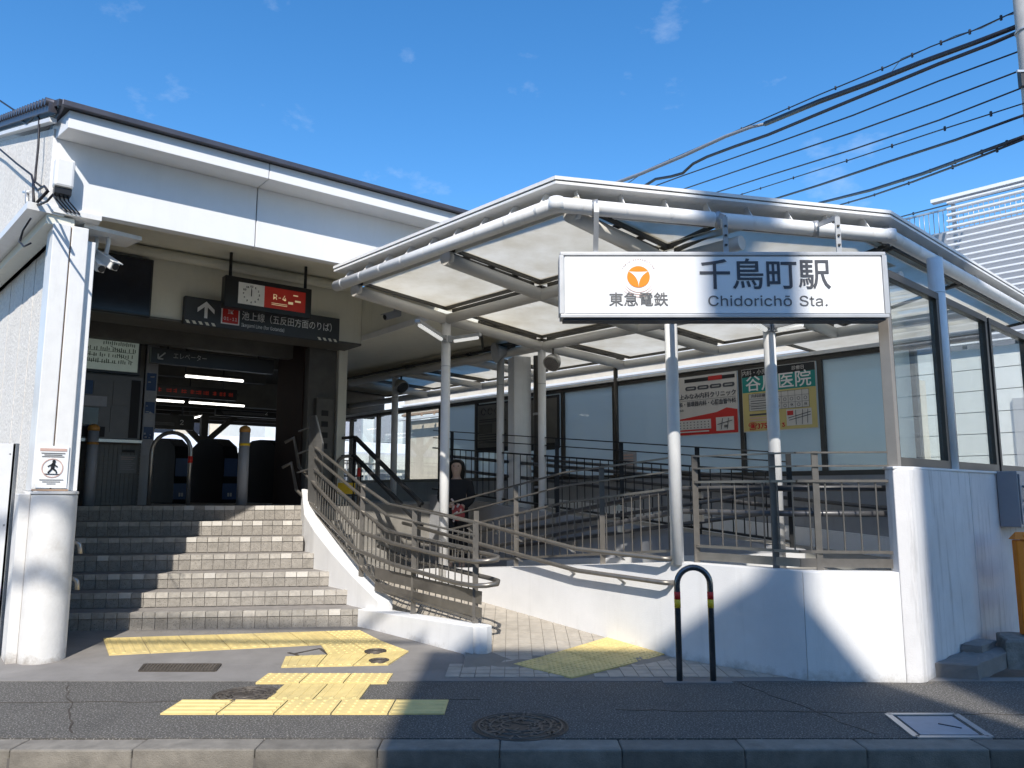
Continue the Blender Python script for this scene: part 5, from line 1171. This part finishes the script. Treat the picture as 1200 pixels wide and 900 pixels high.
for y in (-.215, -.245): B.rect(MB(), -.36, y, -.03, y + .014, .005).build('text_line', 'redbrown', pg)
B.text('☎3751-2', -.205, -.305, .085, 'red', pg, o=.005, bold=.002); B.text('3', .05, -.305, .085, 'red', pg, o=.005, bold=.002)
mb = MB(); B.rect(mb, .09, -.32, .38, -.14, .0035); mb.build('map_sheet', 'posterwhite', pg); B.rect(MB(), .10, -.205, .17, -.155, .005).build('map_badge', 'red', pg)
mb = MB()
for a, b in (((.12, -.26), (.37, -.21)), ((.2, -.31), (.2, -.15)), ((.27, -.31), (.28, -.15)), ((.33, -.30), (.34, -.15)), ((.11, -.235), (.37, -.18))): mb.bar(B.p(*a, .005), B.p(*b, .005), .002, .008)
mb.build('map_lines', 'ink2', pg)
pr_, B = poster(1.155, 'red and white clinic poster with rounded labels, right of the left sign pole', 'clinic_poster')
B.rect(MB(), -.28, .29, .42, .335, .002).build('dark_band', 'black', pr_); B.rect(MB(), .06, .288, .25, .34, .004).build('red_tab', 'red', pr_)
for k in range(4):
    x = -.19 + .175 * k; mb = MB(); mb.add([B.p(x + (.055 if math.cos(a) > 0 else -.055) + .026 * math.cos(a), .215 + .026 * math.sin(a), .003) for a in [2 * math.pi * i / 16 + .01 for i in range(16)]], [tuple(range(16))]); mb.build('pill_label', 'ink', pr_)
    B.rect(MB(), x - .05, .207, x + .05, .223, .005).build('text_line', 'greytext', pr_)
B.text('池上みなみ内科クリニック', .0, .112, .074, 'ink', pr_, o=.004, bold=.0012, wid=.98); B.rect(MB(), -.43, .066, .42, .069, .003).build('rule', 'ink2', pr_)
B.text('内科・循環器内科・心臓血管外科', .0, .018, .066, 'ink', pr_, o=.004, bold=.0008, wid=.86)
B.text('院長', -.33, -.05, .03, 'ink', pr_, o=.004)
mb = MB(); mb.add([B.p(x, y, .003) for x, y in ((-.44, -.355), (.44, -.355), (.44, -.085), (.30, -.055), (.16, -.10), (-.44, -.165))], [tuple(range(6))]); mb.build('red_field', 'red', pr_)
B.rect(MB(), -.40, -.29, .08, -.175, .005).build('timetable', 'posterwhite', pr_); B.rect(MB(), .15, -.325, .39, -.165, .005).build('map_sheet', 'posterwhite', pr_)
mb = MB()
for i in range(9):
    for j in range(3): B.rect(mb, -.36 + .05 * i, -.275 + .033 * j, -.345 + .05 * i, -.263 + .033 * j, .008)
for a, b in (((.17, -.25), (.37, -.21)), ((.22, -.31), (.24, -.18)), ((.30, -.31), (.32, -.18))): mb.bar(B.p(*a, .008), B.p(*b, .008), .002, .008)
B.rect(mb, .26, -.29, .31, -.26, .009); mb.build('small_print', 'ink2', pr_, kind='stuff')
B.rect(MB(), -.42, -.325, .05, -.31, .005).build('text_line', 'posterwhite', pr_)
pd = thing('display_board', 'plain dark grey board in the glass screen beside the slim column', 'board', D(4.28, 4.5, 1.95)); B = Board(D(4.285, 4.5, 2.28), -DV3); B.rect(MB(), -.445, -.40, .445, .37, 0, .012).build('board', 'matteblack', pd); B.rect(MB(), -.40, -.32, .40, .33, .002).build('face', 'darkwall', pd); B.rect(MB(), -.44, -.42, .44, -.36, .004).build('frame', 'black', pd)
p3_ = thing('notice_poster', 'dark grey notice poster with dim lines of lettering left of the square column', 'poster', D(4.28, 5.45, 1.95)); B = Board(D(4.285, 5.455, 2.28), -DV3); B.rect(MB(), -.445, -.40, .445, .37, 0, .012).build('board', 'matteblack', p3_)
B.rect(MB(), -.40, -.33, .40, .34, .002).build('face', 'darkwall', p3_)
mb = MB(); rr = random.Random(12)
for k in range(3): mb.tube(arc(B.p(-.26 + .16 * k, .24, .005), .05, 0, 5.5, 10, -DV3, UP), .006, 5)
for y in (.10, .07, -.14, -.18, -.22, -.26): B.rect(mb, -.36, y, rr.uniform(.1, .36), y + .018, .005)
mb.build('notice_print', 'black', p3_); B.rect(MB(), -.36, -.10, -.05, .04, .005).build('dark_picture', 'black', p3_)
# white paper notices further along on the glass
for t, z, wd_, lb in ((2.85, 1.66, .13, 'small white notice on the inside of the frosted glass, left of the left sign pole'), (3.0, 1.66, .13, None)):
    if lb:
        tt = thing('paper_notice', lb, 'notice', D(4.30, t, z)); Bq = Board(D(4.332, t, z), -DV3); Bq.rect(MB(), -wd_, -.14, wd_, .12, 0, .003).build('sheet', 'tubeglow' if False else 'hatch', tt)
        for k in range(5): Bq.rect(MB(), -wd_ * .7, .07 - .04 * k, wd_ * .6, .085 - .04 * k, .003).build('text_line', 'redbrown', tt)

# ================================================================== STREET FURNITURE
ub_ = thing('hoop_bollard', 'dark steel hoop bollard with red and yellow bands in front of the ramp wall', 'bollard', (1.225, 5.40, 0))
x0, x1, yb = 1.118, 1.342, 5.40; rB = (x1 - x0) / 2; zt = .745 - rB
MB().tube([(x0, yb, 0), (x0, yb, zt)] + arc((x0 + rB, yb, zt), rB, math.pi, 0, 16, XA, UP)[1:] + [(x1, yb, 0)], .0205, 14).build('hoop', 'chrome', ub_)
for x in (x0, x1):
    MB().tube([(x, yb, .535), (x, yb, .585)], .0214, 14).build('red_band', 'plasticred', ub_); MB().tube([(x, yb, .480), (x, yb, .535)], .0214, 14).build('yellow_band', 'plasticyel', ub_)
MB().box((1.23, 5.40, .0025), (.46, .11, .012)).build('base_patch', 'apron', ub_, bevel=.003)
cab = thing('wall_cabinet', 'grey steel cabinet with a handle fixed to the white wall at the right edge', 'cabinet', RW(2.02, .93, -.2))
def RWo(s, z, o): q = c_ + du * s - dn * o; return Vector((q.x, q.y, z))
MB().prism([RWo(a, 0, o)[:2] for a, o in ((1.96, .004), (3.3, .004), (3.3, .16), (1.96, .16))], .96, 1.43).build('box', 'cabinet', cab, bevel=.006)
MB().prism([RWo(a, 0, o)[:2] for a, o in ((1.98, .162), (3.28, .162), (3.28, .172), (1.98, .172))], .985, 1.405).build('door', 'cabinet', cab, bevel=.004)
MB().tube([RWo(2.05, 1.30, .172), RWo(2.05, 1.30, .20), RWo(2.05, 1.18, .20), RWo(2.05, 1.18, .172)], .010, 8).build('handle', 'galv', cab); MB().tube(arc(RWo(2.06, 1.10, .18), .028, 0, 6.28, 14, Vector((du.x, du.y, 0)), UP)[:-1], .006, 6, closed=True).build('lock_ring', 'galv', cab)
stp = thing('concrete_step', 'worn concrete step block at the foot of the shaded white wall', 'step', RWo(.9, 0, .15))
rough_block([RWo(a, 0, o)[:2] for a, o in ((1.15, .016), (.22, .016), (.34, .24), (1.15, .24))], -.01, .10, .006, 3, .09).build('lower_step', 'apron', stp)
rough_block([RWo(a, 0, o)[:2] for a, o in ((1.13, .014), (.75, .014), (.80, .14), (1.13, .14))], .09, .15, .005, 5, .08).build('upper_step', 'apron', stp)
blk = thing('stone_block', 'rough dark stone block under the orange barrier', 'block', (3.9, 6.05, 0)); 
rough_block([(3.60, 5.86), (4.5, 5.86), (4.6, 6.25), (3.76, 6.25)], -.02, .18, .008, 9, .08).build('block', 'stone', blk)
ob = thing('road_barrier', 'orange plastic barrier standing on the stone block at the right edge', 'barrier', (4.2, 6.05, .19))
def ofr(x0_, x1_, z0_, z1_, nm): MB().box(((x0_ + x1_) / 2, 6.06, (z0_ + z1_) / 2), (x1_ - x0_, .06, z1_ - z0_)).build(nm, 'barrier', ob, bevel=.008)
ofr(3.845, 3.905, .19, .89, 'side_leg'); ofr(4.75, 4.87, .19, .89, 'side_leg')
for a, b in ((.83, .93), (.60, .74), (.38, .50)): ofr(3.906, 4.748, a, b, 'cross_panel')
MB().add([(3.83, 6.02, .895), (4.88, 6.02, .895), (4.88, 6.10, .895), (3.83, 6.10, .895), (3.86, 6.06, .95), (4.81, 6.06, .95)], [(0, 1, 5, 4), (1, 2, 5), (2, 3, 4, 5), (3, 0, 4), (3, 2, 1, 0)]).build('ridge_cap', 'barrier', ob)

# ================================================================== PERSON on the path
def skinmesh(name, joints, edges, m, parent, root=0, sub=2):
    me = bpy.data.meshes.new(name); pl = wloc(parent); me.from_pydata([tuple(Vector(j[0]) - pl) for j in joints], edges, []); me.materials.append(M[m])
    o = bpy.data.objects.new(name, me); C.objects.link(o); o.parent = parent; WL[o.name] = pl
    sk = o.modifiers.new('skin', 'SKIN'); sk.use_smooth_shade = True
    for k, v_ in enumerate(me.skin_vertices[0].data): r_ = joints[k][1]; v_.radius = r_ if hasattr(r_, '__len__') else (r_, r_); v_.use_root = (k == root)
    sb_ = o.modifiers.new('sub', 'SUBSURF'); sb_.levels = sub; sb_.render_levels = sub
    return o
px_, py_, pz_ = -.675, 9.50, .305
pe = thing('person', 'person in black clothes holding a red patterned bundle, standing behind the slim white column', 'person', (px_, py_, pz_))
def Q(x, y, z): return Vector((px_ + x * .92, py_ + y * .92, pz_ + z * .92))
J = [(Q(0, 0, .78), (.135, .10)), (Q(0, 0, .95), (.12, .09)), (Q(0, -.01, 1.10), (.14, .09)), (Q(0, 0, 1.19), (.07, .06)), (Q(0, -.005, 1.24), (.045, .045)), (Q(0, -.02, 1.28), (.052, .062)), (Q(0, -.01, 1.36), (.076, .092)), (Q(0, 0, 1.42), (.062, .075)),
     (Q(-.075, 0, .72), (.085, .085)), (Q(-.08, -.02, .42), (.055, .06)), (Q(-.08, .01, .07), (.035, .04)), (Q(-.085, -.10, .03), (.035, .025)),
     (Q(.075, 0, .72), (.085, .085)), (Q(.08, .02, .42), (.055, .06)), (Q(.08, .06, .07), (.035, .04)), (Q(.085, -.05, .03), (.035, .025)),
     (Q(-.16, 0, 1.13), (.055, .055)), (Q(-.20, -.03, .93), (.042, .042)), (Q(-.08, -.17, .86), (.032, .032)), (Q(-.01, -.20, .87), (.026, .02)),
     (Q(.16, 0, 1.13), (.055, .055)), (Q(.20, -.03, .93), (.042, .042)), (Q(.09, -.17, .84), (.032, .032)), (Q(.03, -.20, .85), (.026, .02))]
Ed = [(0, 1), (1, 2), (2, 3), (3, 4), (4, 5), (5, 6), (6, 7), (0, 8), (8, 9), (9, 10), (10, 11), (0, 12), (12, 13), (13, 14), (14, 15), (2, 16), (16, 17), (17, 18), (18, 19), (2, 20), (20, 21), (21, 22), (22, 23)]
skinmesh('body', J, Ed, 'skin', pe)
Jc = [(p, (r_[0] + .016, r_[1] + .016)) for p, r_ in (J[0], J[1], J[2], J[3], J[8], J[9], (Q(-.08, .0, .12), (.045, .05)), J[12], J[13], (Q(.08, .05, .12), (.045, .05)), J[16], J[17], J[18], J[20], J[21], J[22])]
Jc[10] = (Jc[10][0], (.085, .085)); Jc[13] = (Jc[13][0], (.085, .085))
skinmesh('clothing', Jc, [(0, 1), (1, 2), (2, 3), (0, 4), (4, 5), (5, 6), (0, 7), (7, 8), (8, 9), (2, 10), (10, 11), (11, 12), (2, 13), (13, 14), (14, 15)], 'clothdark', pe)
skinmesh('hair', [(Q(0, .0, 1.455), (.085, .09)), (Q(0, .035, 1.39), (.115, .085)), (Q(0, .05, 1.28), (.115, .06)), (Q(0, .06, 1.14), (.10, .045))], [(0, 1), (1, 2), (2, 3)], 'hair', pe)
MB().lathe([(.004, -.012), (.011, 0), (.004, .016)], Q(0, -.10, 1.345), 8, ax=Matrix.Rotation(R(20), 3, 'X')).build('nose', 'skin', pe)
for x in (-.03, .03): MB().lathe([(.003, -.006), (.009, 0), (.003, .006)], Q(x, -.088, 1.37), 8).build('eye', 'hair', pe)
MB().box(Q(0, -.088, 1.315), (.036, .008, .006)).build('mouth', 'redbrown', pe)
for s_ in (0, 4):
    hx = -.02 if s_ == 0 else .04
    for f in range(4): MB().tube([Q(hx + .012 * f, -.205, .865 - .004 * f), Q(hx + .012 * f, -.235, .86), Q(hx + .012 * f, -.245, .84 - .003 * (f % 2))], [.007, .0065, .005], 6).build('finger', 'skin', pe)
    MB().tube([Q(hx - .008, -.20, .875), Q(hx - .012, -.225, .885)], [.008, .006], 6).build('thumb', 'skin', pe)
bag = thing('bundle', 'red and pink patterned bundle held at the waist by the person in black', 'bag', Q(.05, -.28, .70))
mb = MB(); rr = random.Random(3)
skinmesh('bundle_cloth', [(Q(.02, -.30, .88), .07), (Q(.06, -.30, .78), .085), (Q(.05, -.31, .66), .08)], [(0, 1), (1, 2)], 'clothred', bag)
for k in range(9):
    p = Q(.02 + rr.uniform(-.06, .09), -.385, .66 + k * .03); MB().bar(p, p + Vector((rr.uniform(-.04, .05), -.012, rr.uniform(.02, .05))), .02, .02).build('pale_patch', 'clothpale', bag, bevel=.006)
# ================================================================== SURROUNDINGS
# louvred building behind the right end of the canopy
lb_ = thing('louvred_building', 'white sided building with rows of white louvres above, behind the canopy at right', 'building', D(9, -4, 0))
tE = 1.62
MB().prism([p[:2] for p in (D(11.15, tE, 0), D(11.15, -16, 0), D(17, -16, 0), D(17, tE, 0))], 0, 3.72).build('wall', 'cabinet', lb_)
for k in range(10):
    z0_ = .02 + .37 * k
    MB().prism([p[:2] for p in (D(11.10, tE + .02, 0), D(11.10, -16, 0), D(11.15, -16, 0), D(11.15, tE + .02, 0))], z0_ + .006, z0_ + .364).build('siding_board', 'siding', lb_)
MB().prism([p[:2] for p in (D(11.05, -.3, 0), D(11.05, .1, 0), D(11.1, .1, 0), D(11.1, -.3, 0))], 1.5, 2.8).build('window_frame', 'hatch', lb_)
ZL = [3.80 + .112 * k for k in range(24)]
for i, z in enumerate(ZL): MB().bar(D(11.0, tE - .62 - .008 * i, z), D(11.0, -16, z), .11, .028).build('louvre', 'white', lb_)
for k in range(13): MB().box(D(11.14, tE - .85 - 1.2 * k, 5.08), (.06, .06, 2.68), RD).build('louvre_post', 'signframe', lb_)
MB().bar(D(11.0, tE - .55, 6.46), D(11.0, -16, 6.46), .15, .06).build('top_rail', 'white', lb_)
for k in range(9):
    z0_ = 3.76 + .26 * k; MB().bar(D(12.9, .6 - .18 * k, z0_), D(12.9, -16, z0_ + .12), .10, .07 + .04 * (k % 3)).build('inner_beam', 'siding' if k % 3 == 0 else 'darkwall', lb_)
for k in range(9): MB().bar(D(12.4, .2 - k * 1.1, 3.75), D(12.4, -2.2 - k * 1.1, 6.2), .15, .12).build('inner_brace', 'darkwall' if k % 2 else 'siding', lb_)
MB().prism([p[:2] for p in (D(14.2, .4, 0), D(14.2, -16, 0), D(14.4, -16, 0), D(14.4, .4, 0))], 3.73, 5.0).build('inner_wall', 'greywall', lb_)
rg = thing('roof_railing', 'thin roof railing beside the louvred building against the sky', 'railing', D(15, 1.2, 5))
for z in (7.25, 7.8): MB().bar(D(15.5, 3.9, z), D(15.5, -1, z), .04, .04).build('rail', 'galv', rg)
for k in range(46): MB().tube([D(15.5, 3.85 - .105 * k, 7.2), D(15.5, 3.85 - .105 * k, 7.8)], .009, 5).build('baluster', 'galv', rg)
MB().prism([p[:2] for p in (D(15.2, 4.1, 0), D(15.2, -1, 0), D(18, -1, 0), D(18, 4.1, 0))], 0, 7.15).build('roof_block', 'cabinet', rg)
# long low building seen through the slot above the glass
bb = thing('long_building', 'long low beige building showing through the slot above the glass screen', 'building', D(7.6, 8, 0))
MB().prism([p[:2] for p in (D(7.6, .9, 0), D(7.6, 12.5, 0), D(9.5, 12.5, 0), D(9.5, .9, 0))], 0, 3.02).build('wall', 'beige', bb)
for z, m_, o, h in ((3.04, 'white', .25, .05), (3.16, 'terracotta', .10, .05), (3.25, 'beige', .04, .12), (3.40, 'white', .15, .04), (3.52, 'beige', .02, .16), (3.66, 'white', .1, .05), (3.85, 'beige', .0, .30), (4.1, 'terracotta', .05, .16), (4.4, 'beige', .0, .42)):
    MB().bar(D(7.6 - o, .9, z), D(7.6 - o, 12.5, z), .12, h).build('eave_strip', m_, bb)
for k in range(23): MB().box(D(7.40, 1.1 + .5 * k, 3.11), (.04, .03, .09), RD).build('rafter_end', 'terracotta', bb)
for k in range(4): MB().prism([p[:2] for p in (D(7.57, 1.6 + 2.6 * k, 0), D(7.57, 3.0 + 2.6 * k, 0), D(7.6, 3.0 + 2.6 * k, 0), D(7.6, 1.6 + 2.6 * k, 0))], 1.6, 2.7).build('window', 'screen', bb)
# platform beyond the ticket gates
struct(MB().prism([E(-4, 7.2, 0)[:2], E(12, 7.2, 0)[:2], E(12, 12.0, 0)[:2], E(-4, 12.0, 0)[:2]], .3, 1.09).build('platform', 'floor'))
pr2 = thing('platform_roof', 'dark platform roof on braced timber posts beyond the ticket gates', 'platform roof', E(2.5, 9, 3))
MB().prism(*ebox(-3, 6.6, 7.25, 11.2, 2.95, 3.05)).build('roof_deck', 'timber', pr2)
for s_ in (7.6, 8.4, 9.2, 10.0, 10.8): MB().prism(*ebox(-3, 6.6, s_, s_ + .12, 2.78, 2.949)).build('purlin', 'timber', pr2)
for a, s_ in ((3.55, 9.0), (2.0, 9.4), (.2, 9.4)):
    MB().box(E(a, s_, 1.93), (.13, .13, 1.68), RE).build('post', 'timber', pr2)
    for k in (-1, 1): MB().bar(E(a, s_, 2.20), E(a + .62 * k, s_, 2.80), .09, .10).build('brace', 'timber', pr2)
pf = thing('platform_fence', 'pale metal picket fence along the far edge of the platform', 'fence', E(3, 11.6, 1.09))
for z in (1.25, 2.0): MB().bar(E(-3, 11.6, z), E(9, 11.6, z), .04, .05).build('rail', 'steel_lt', pf)
PK = MB().box((0, 0, 0), (.03, .02, .86)).mesh('picket'); PK.materials.append(M['signframe'])
for k in range(96): inst(PK, 'picket', pf, E(-3 + .125 * k, 11.6, 1.62), RE)
fr_ = thing('far_platform_roof', 'bright sunlit roof edge of the opposite platform', 'platform roof', E(4, 16, 3))
MB().slab([E(-6, 16, 2.55), E(16, 16, 2.55), E(16, 19, 3.1), E(-6, 19, 3.1)], .06).build('roof_deck', 'white', fr_)
for k in range(9): MB().box(E(-4 + 2.2 * k, 16.6, 1.4), (.12, .12, 2.3), RE).build('post', 'signframe', fr_)
for z in (1.0, 1.5, 2.0): MB().bar(E(-6, 17.5, z), E(16, 17.5, z), .06, .12).build('side_rail', 'siding', fr_)
fh = [(-7, 3.5, 24, 5.2, 'house', 'pale apartment house far beyond the platform at left'), (-2.5, 5.0, 26, 7.5, 'siding', 'white apartment house far beyond the platform at centre'), (3.5, 8, 25, 5.0, 'beige', 'beige house far beyond the platform at right'), (9.0, 9, 20, 6, 'siding', 'white house glimpsed through the far end of the glass screen')]
for a, wd_, s_, h, m_, lb in fh:
    t = thing('far_house', lb, 'house', E(a, s_, 0)); MB().prism(*ebox(a, a + wd_, s_, s_ + 6, 0, h)).build('wall', m_, t); MB().prism(*ebox(a - .2, a + wd_ + .2, s_ - .2, s_ + 6.2, h, h + .15)).build('roof', 'cabinet', t)
    for i in range(int(wd_ / 1.3)):
        for j in range(int(h / 2.2)):
            f_ = MB().prism(*ebox(a + .4 + 1.3 * i, a + 1.2 + 1.3 * i, s_ - .05, s_, 1.0 + 2.2 * j, 2.1 + 2.2 * j)).build('window', 'signframe', t); MB().prism(*ebox(a + .46 + 1.3 * i, a + 1.14 + 1.3 * i, s_ - .06, s_ - .051, 1.06 + 2.2 * j, 2.04 + 2.2 * j)).build('pane', 'hatch' if a > 8.5 else 'screen', f_)
# utility pole at the right edge and its wires
up_ = thing('utility_pole', 'grey concrete utility pole at the right edge of the sky', 'utility pole', (9.10, 13.2, 0))
pxl = ay(1193.5, 50, 13.2)
pcx = pxl.x + .165
MB().lathe([(.20, 0), (.165, 9.2), (.155, 14)], (pcx, 13.2, 0), 20).build('shaft', 'concrete_post', up_)
for yy in (38, 93, 100):
    z = ay(1195, yy, 13.2).z; MB().tube([(pcx, 13.2, z), (pcx, 13.2, z + .04)], .185, 16).build('band_clamp', 'galv', up_)
z = ay(1196, 96, 13.2).z; MB().box((pcx - .22, 13.1, z), (.12, .10, .30)).build('terminal_box', 'frame', up_); MB().bar((pcx - .35, 13.05, z + .12), (pcx + .2, 13.05, z + .12), .04, .04).build('cross_arm', 'galv', up_)
def wire(label, pts, r, m='cable', sag=0.0, clips=0, extra=None, Y0=13.2, Y1=34.0, group=None, ext=6.0):
    """a line strung from the pole away over the canopy: pts run from the pole end to the far end"""
    n_ = len(pts); xs = [p[0] for p in pts]; out = []
    for i, (x, y) in enumerate(pts):
        f = (xs[0] - x) / (xs[0] - xs[-1]); iy = (1 - f) / Y0 + f / Y1; out.append(ay(x, y, 1 / iy))
    dd2 = out[-1] - out[-2]; out.append(out[-1] + dd2.normalized() * ext - UP * .5) if ext else None
    t = thing('overhead_cable', label, 'cable', out[0]); MB().tube(out, [r * (1 + .9 * (k / n_)) for k in range(len(out))], 7).build('cable_run', m, t)
    for k in range(clips):
        f = (k + .6) / clips * (len(out) - 2); i = int(f); p = out[i].lerp(out[i + 1], f - i); MB().box(p, (.035, .035, .10)).build('cable_clip', 'cable', t)
    return t, out
wire('thick dark upper cable from the utility pole, ending in a pale grey sleeve', [(1197, 29), (1140, 51), (1080, 73), (1020, 97), (960, 119), (897, 145)], .046, clips=0, Y1=23, ext=0)
wire('pale grey sleeved length of the upper cable dipping behind the canopy', [(898, 145), (880, 149), (850, 160), (800, 183), (750, 204), (715, 217)], .046, 'cable_grey', Y0=23, Y1=34)
wire('thin messenger wire with small clips just above the thick cable', [(1197, 10), (1140, 36), (1090, 55), (1040, 78), (960, 111), (880, 146), (760, 198)], .012, clips=9)
wire('second thin wire looping below the messenger wire near the pole', [(1197, 14), (1180, 18), (1150, 33), (1120, 42), (1098, 52), (1056, 69)], .012)
wire('twisted dark bundle cable below the thick cable', [(1197, 36), (1160, 52), (1100, 75), (1040, 100), (960, 133), (900, 158), (860, 172), (828, 184), (812, 192), (800, 203), (786, 207), (768, 210), (755, 218)], .036)
wire('plain thin wire, uppermost of the three below the bundle', [(1200, 58), (1100, 95), (1000, 135), (900, 171), (800, 206), (770, 217)], .016)
wire('plain thin wire, middle of the three below the bundle', [(1200, 81), (1100, 119), (1000, 155), (900, 188), (800, 222)], .016)
wire('plain thin wire, lowest of the three below the bundle', [(1200, 102), (1100, 141), (1000, 175), (900, 206), (838, 226)], .016)
wire('thin wire with small spacers beside the lower cables', [(1200, 121), (1100, 153), (1000, 186), (900, 218), (862, 230)], .013, clips=7)
wire('middle black cable sloping to the canopy edge', [(1200, 135), (1120, 164), (1040, 190), (960, 217), (905, 234)], .026)
wire('lower thick black cable with hangers near the louvred building', [(1200, 160), (1140, 182), (1080, 204), (1020, 223), (960, 238)], .034, clips=8)
wire('slack black cable just under the lower thick cable', [(1200, 163), (1140, 187), (1070, 213), (1020, 230), (985, 240)], .022, clips=5)
wire('lowest thin wire with one insulator over the louvred building', [(1200, 218), (1130, 235), (1060, 253), (1020, 264)], .016, clips=1)
# houses and a service pole across the street, behind the viewer; their shadows lie over the right half
kS = math.tan(SUN_EL); YB = -5.0
def zs(s): return s - kS * YB
h1 = thing('street_house', 'narrow rendered house across the street, opposite the ramp', 'house', (1, -7, 0))
def facade(poly, y0, y1, name, m, par):
    n_ = len(poly); vs = [(x, y1, z) for x, z in poly] + [(x, y0, z) for x, z in poly]
    return MB().add(vs, [tuple(range(n_)), tuple(range(2 * n_ - 1, n_ - 1, -1))] + [((k + 1) % n_, k, n_ + k, n_ + (k + 1) % n_) for k in range(n_)]).build(name, m, par)
facade([(-.66, -.1), (2.86, -.1), (2.86, zs(3.4)), (2.74, zs(4.1)), (2.45, zs(5.0)), (2.02, zs(5.57)), (1.90, zs(5.90)), (-.66, zs(5.90))], YB - 4, YB, 'wall', 'house', h1)
for i in range(2):
    for j in range(3): f_ = MB().box((.2 + 1.1 * i, YB + .02, 2.0 + 2.7 * j), (.8, .06, 1.2)).build('window', 'signframe', h1); MB().box((.2 + 1.1 * i, YB + .055, 2.0 + 2.7 * j), (.7, .01, 1.1)).build('pane', 'screen', f_)
h2 = thing('street_house', 'taller rendered house across the street at the right', 'house', (5.5, -8, 0))
facade([(3.4, -.1), (9.5, -.1), (9.5, zs(10.1)), (3.1, zs(10.1)), (2.92, zs(8.6)), (2.86, zs(6.4)), (2.95, zs(5.1)), (3.2, zs(4.2)), (3.4, zs(3.5))], YB - 5, YB - .02, 'wall', 'house', h2)
for i in range(3):
    for j in range(4): f_ = MB().box((4.2 + 1.8 * i, YB, 2.0 + 2.9 * j), (1.0, .06, 1.3)).build('window', 'signframe', h2); MB().box((4.2 + 1.8 * i, YB + .035, 2.0 + 2.9 * j), (.9, .01, 1.2)).build('pane', 'screen', f_)
sp2 = thing('street_pole', 'utility pole with a transformer across the street', 'utility pole', (1.88, -11, 0))
def zq(s): return s + kS * 11
MB().lathe([(.15, -.1), (.12, zq(9.6))], (1.90, -11, 0), 16).build('shaft', 'concrete_post', sp2)
MB().lathe([(.22, zq(7.3)), (.27, zq(7.4)), (.27, zq(8.5)), (.22, zq(8.7))], (1.60, -11, 0), 20).build('transformer', 'galv', sp2)
for s_, lb in ((6.75, 'upper'), (6.2, 'lower')):
    z = s_ + kS * 4.6; t = thing('street_cable', '%s thick cable strung across the street behind the viewer' % lb, 'cable', (-3, -4.6, z)); MB().tube([(-14, -4.6, z - .15), (-6, -4.6, z - .08), (-3, -4.6, z - .03), (-.7, -4.6, z - .02)], .04, 8).build('cable_run', 'cable', t)
h3 = thing('street_house', 'unseen low row across the street at the left, added to block sky light', 'house', (-8, -8, 0))  # added out of view to block low southern sky and deepen the shade
facade([(-22, -.1), (-.75, -.1), (-.75, 7.3), (-22, 7.3)], YB - 6, YB - .01, 'wall', 'house', h3)
for i in range(8):
    for j in range(2): MB().box((-20 + 2.4 * i, YB, 1.6 + 3.2 * j), (1.6, .06, 1.5)).build('window', 'screen', h3)
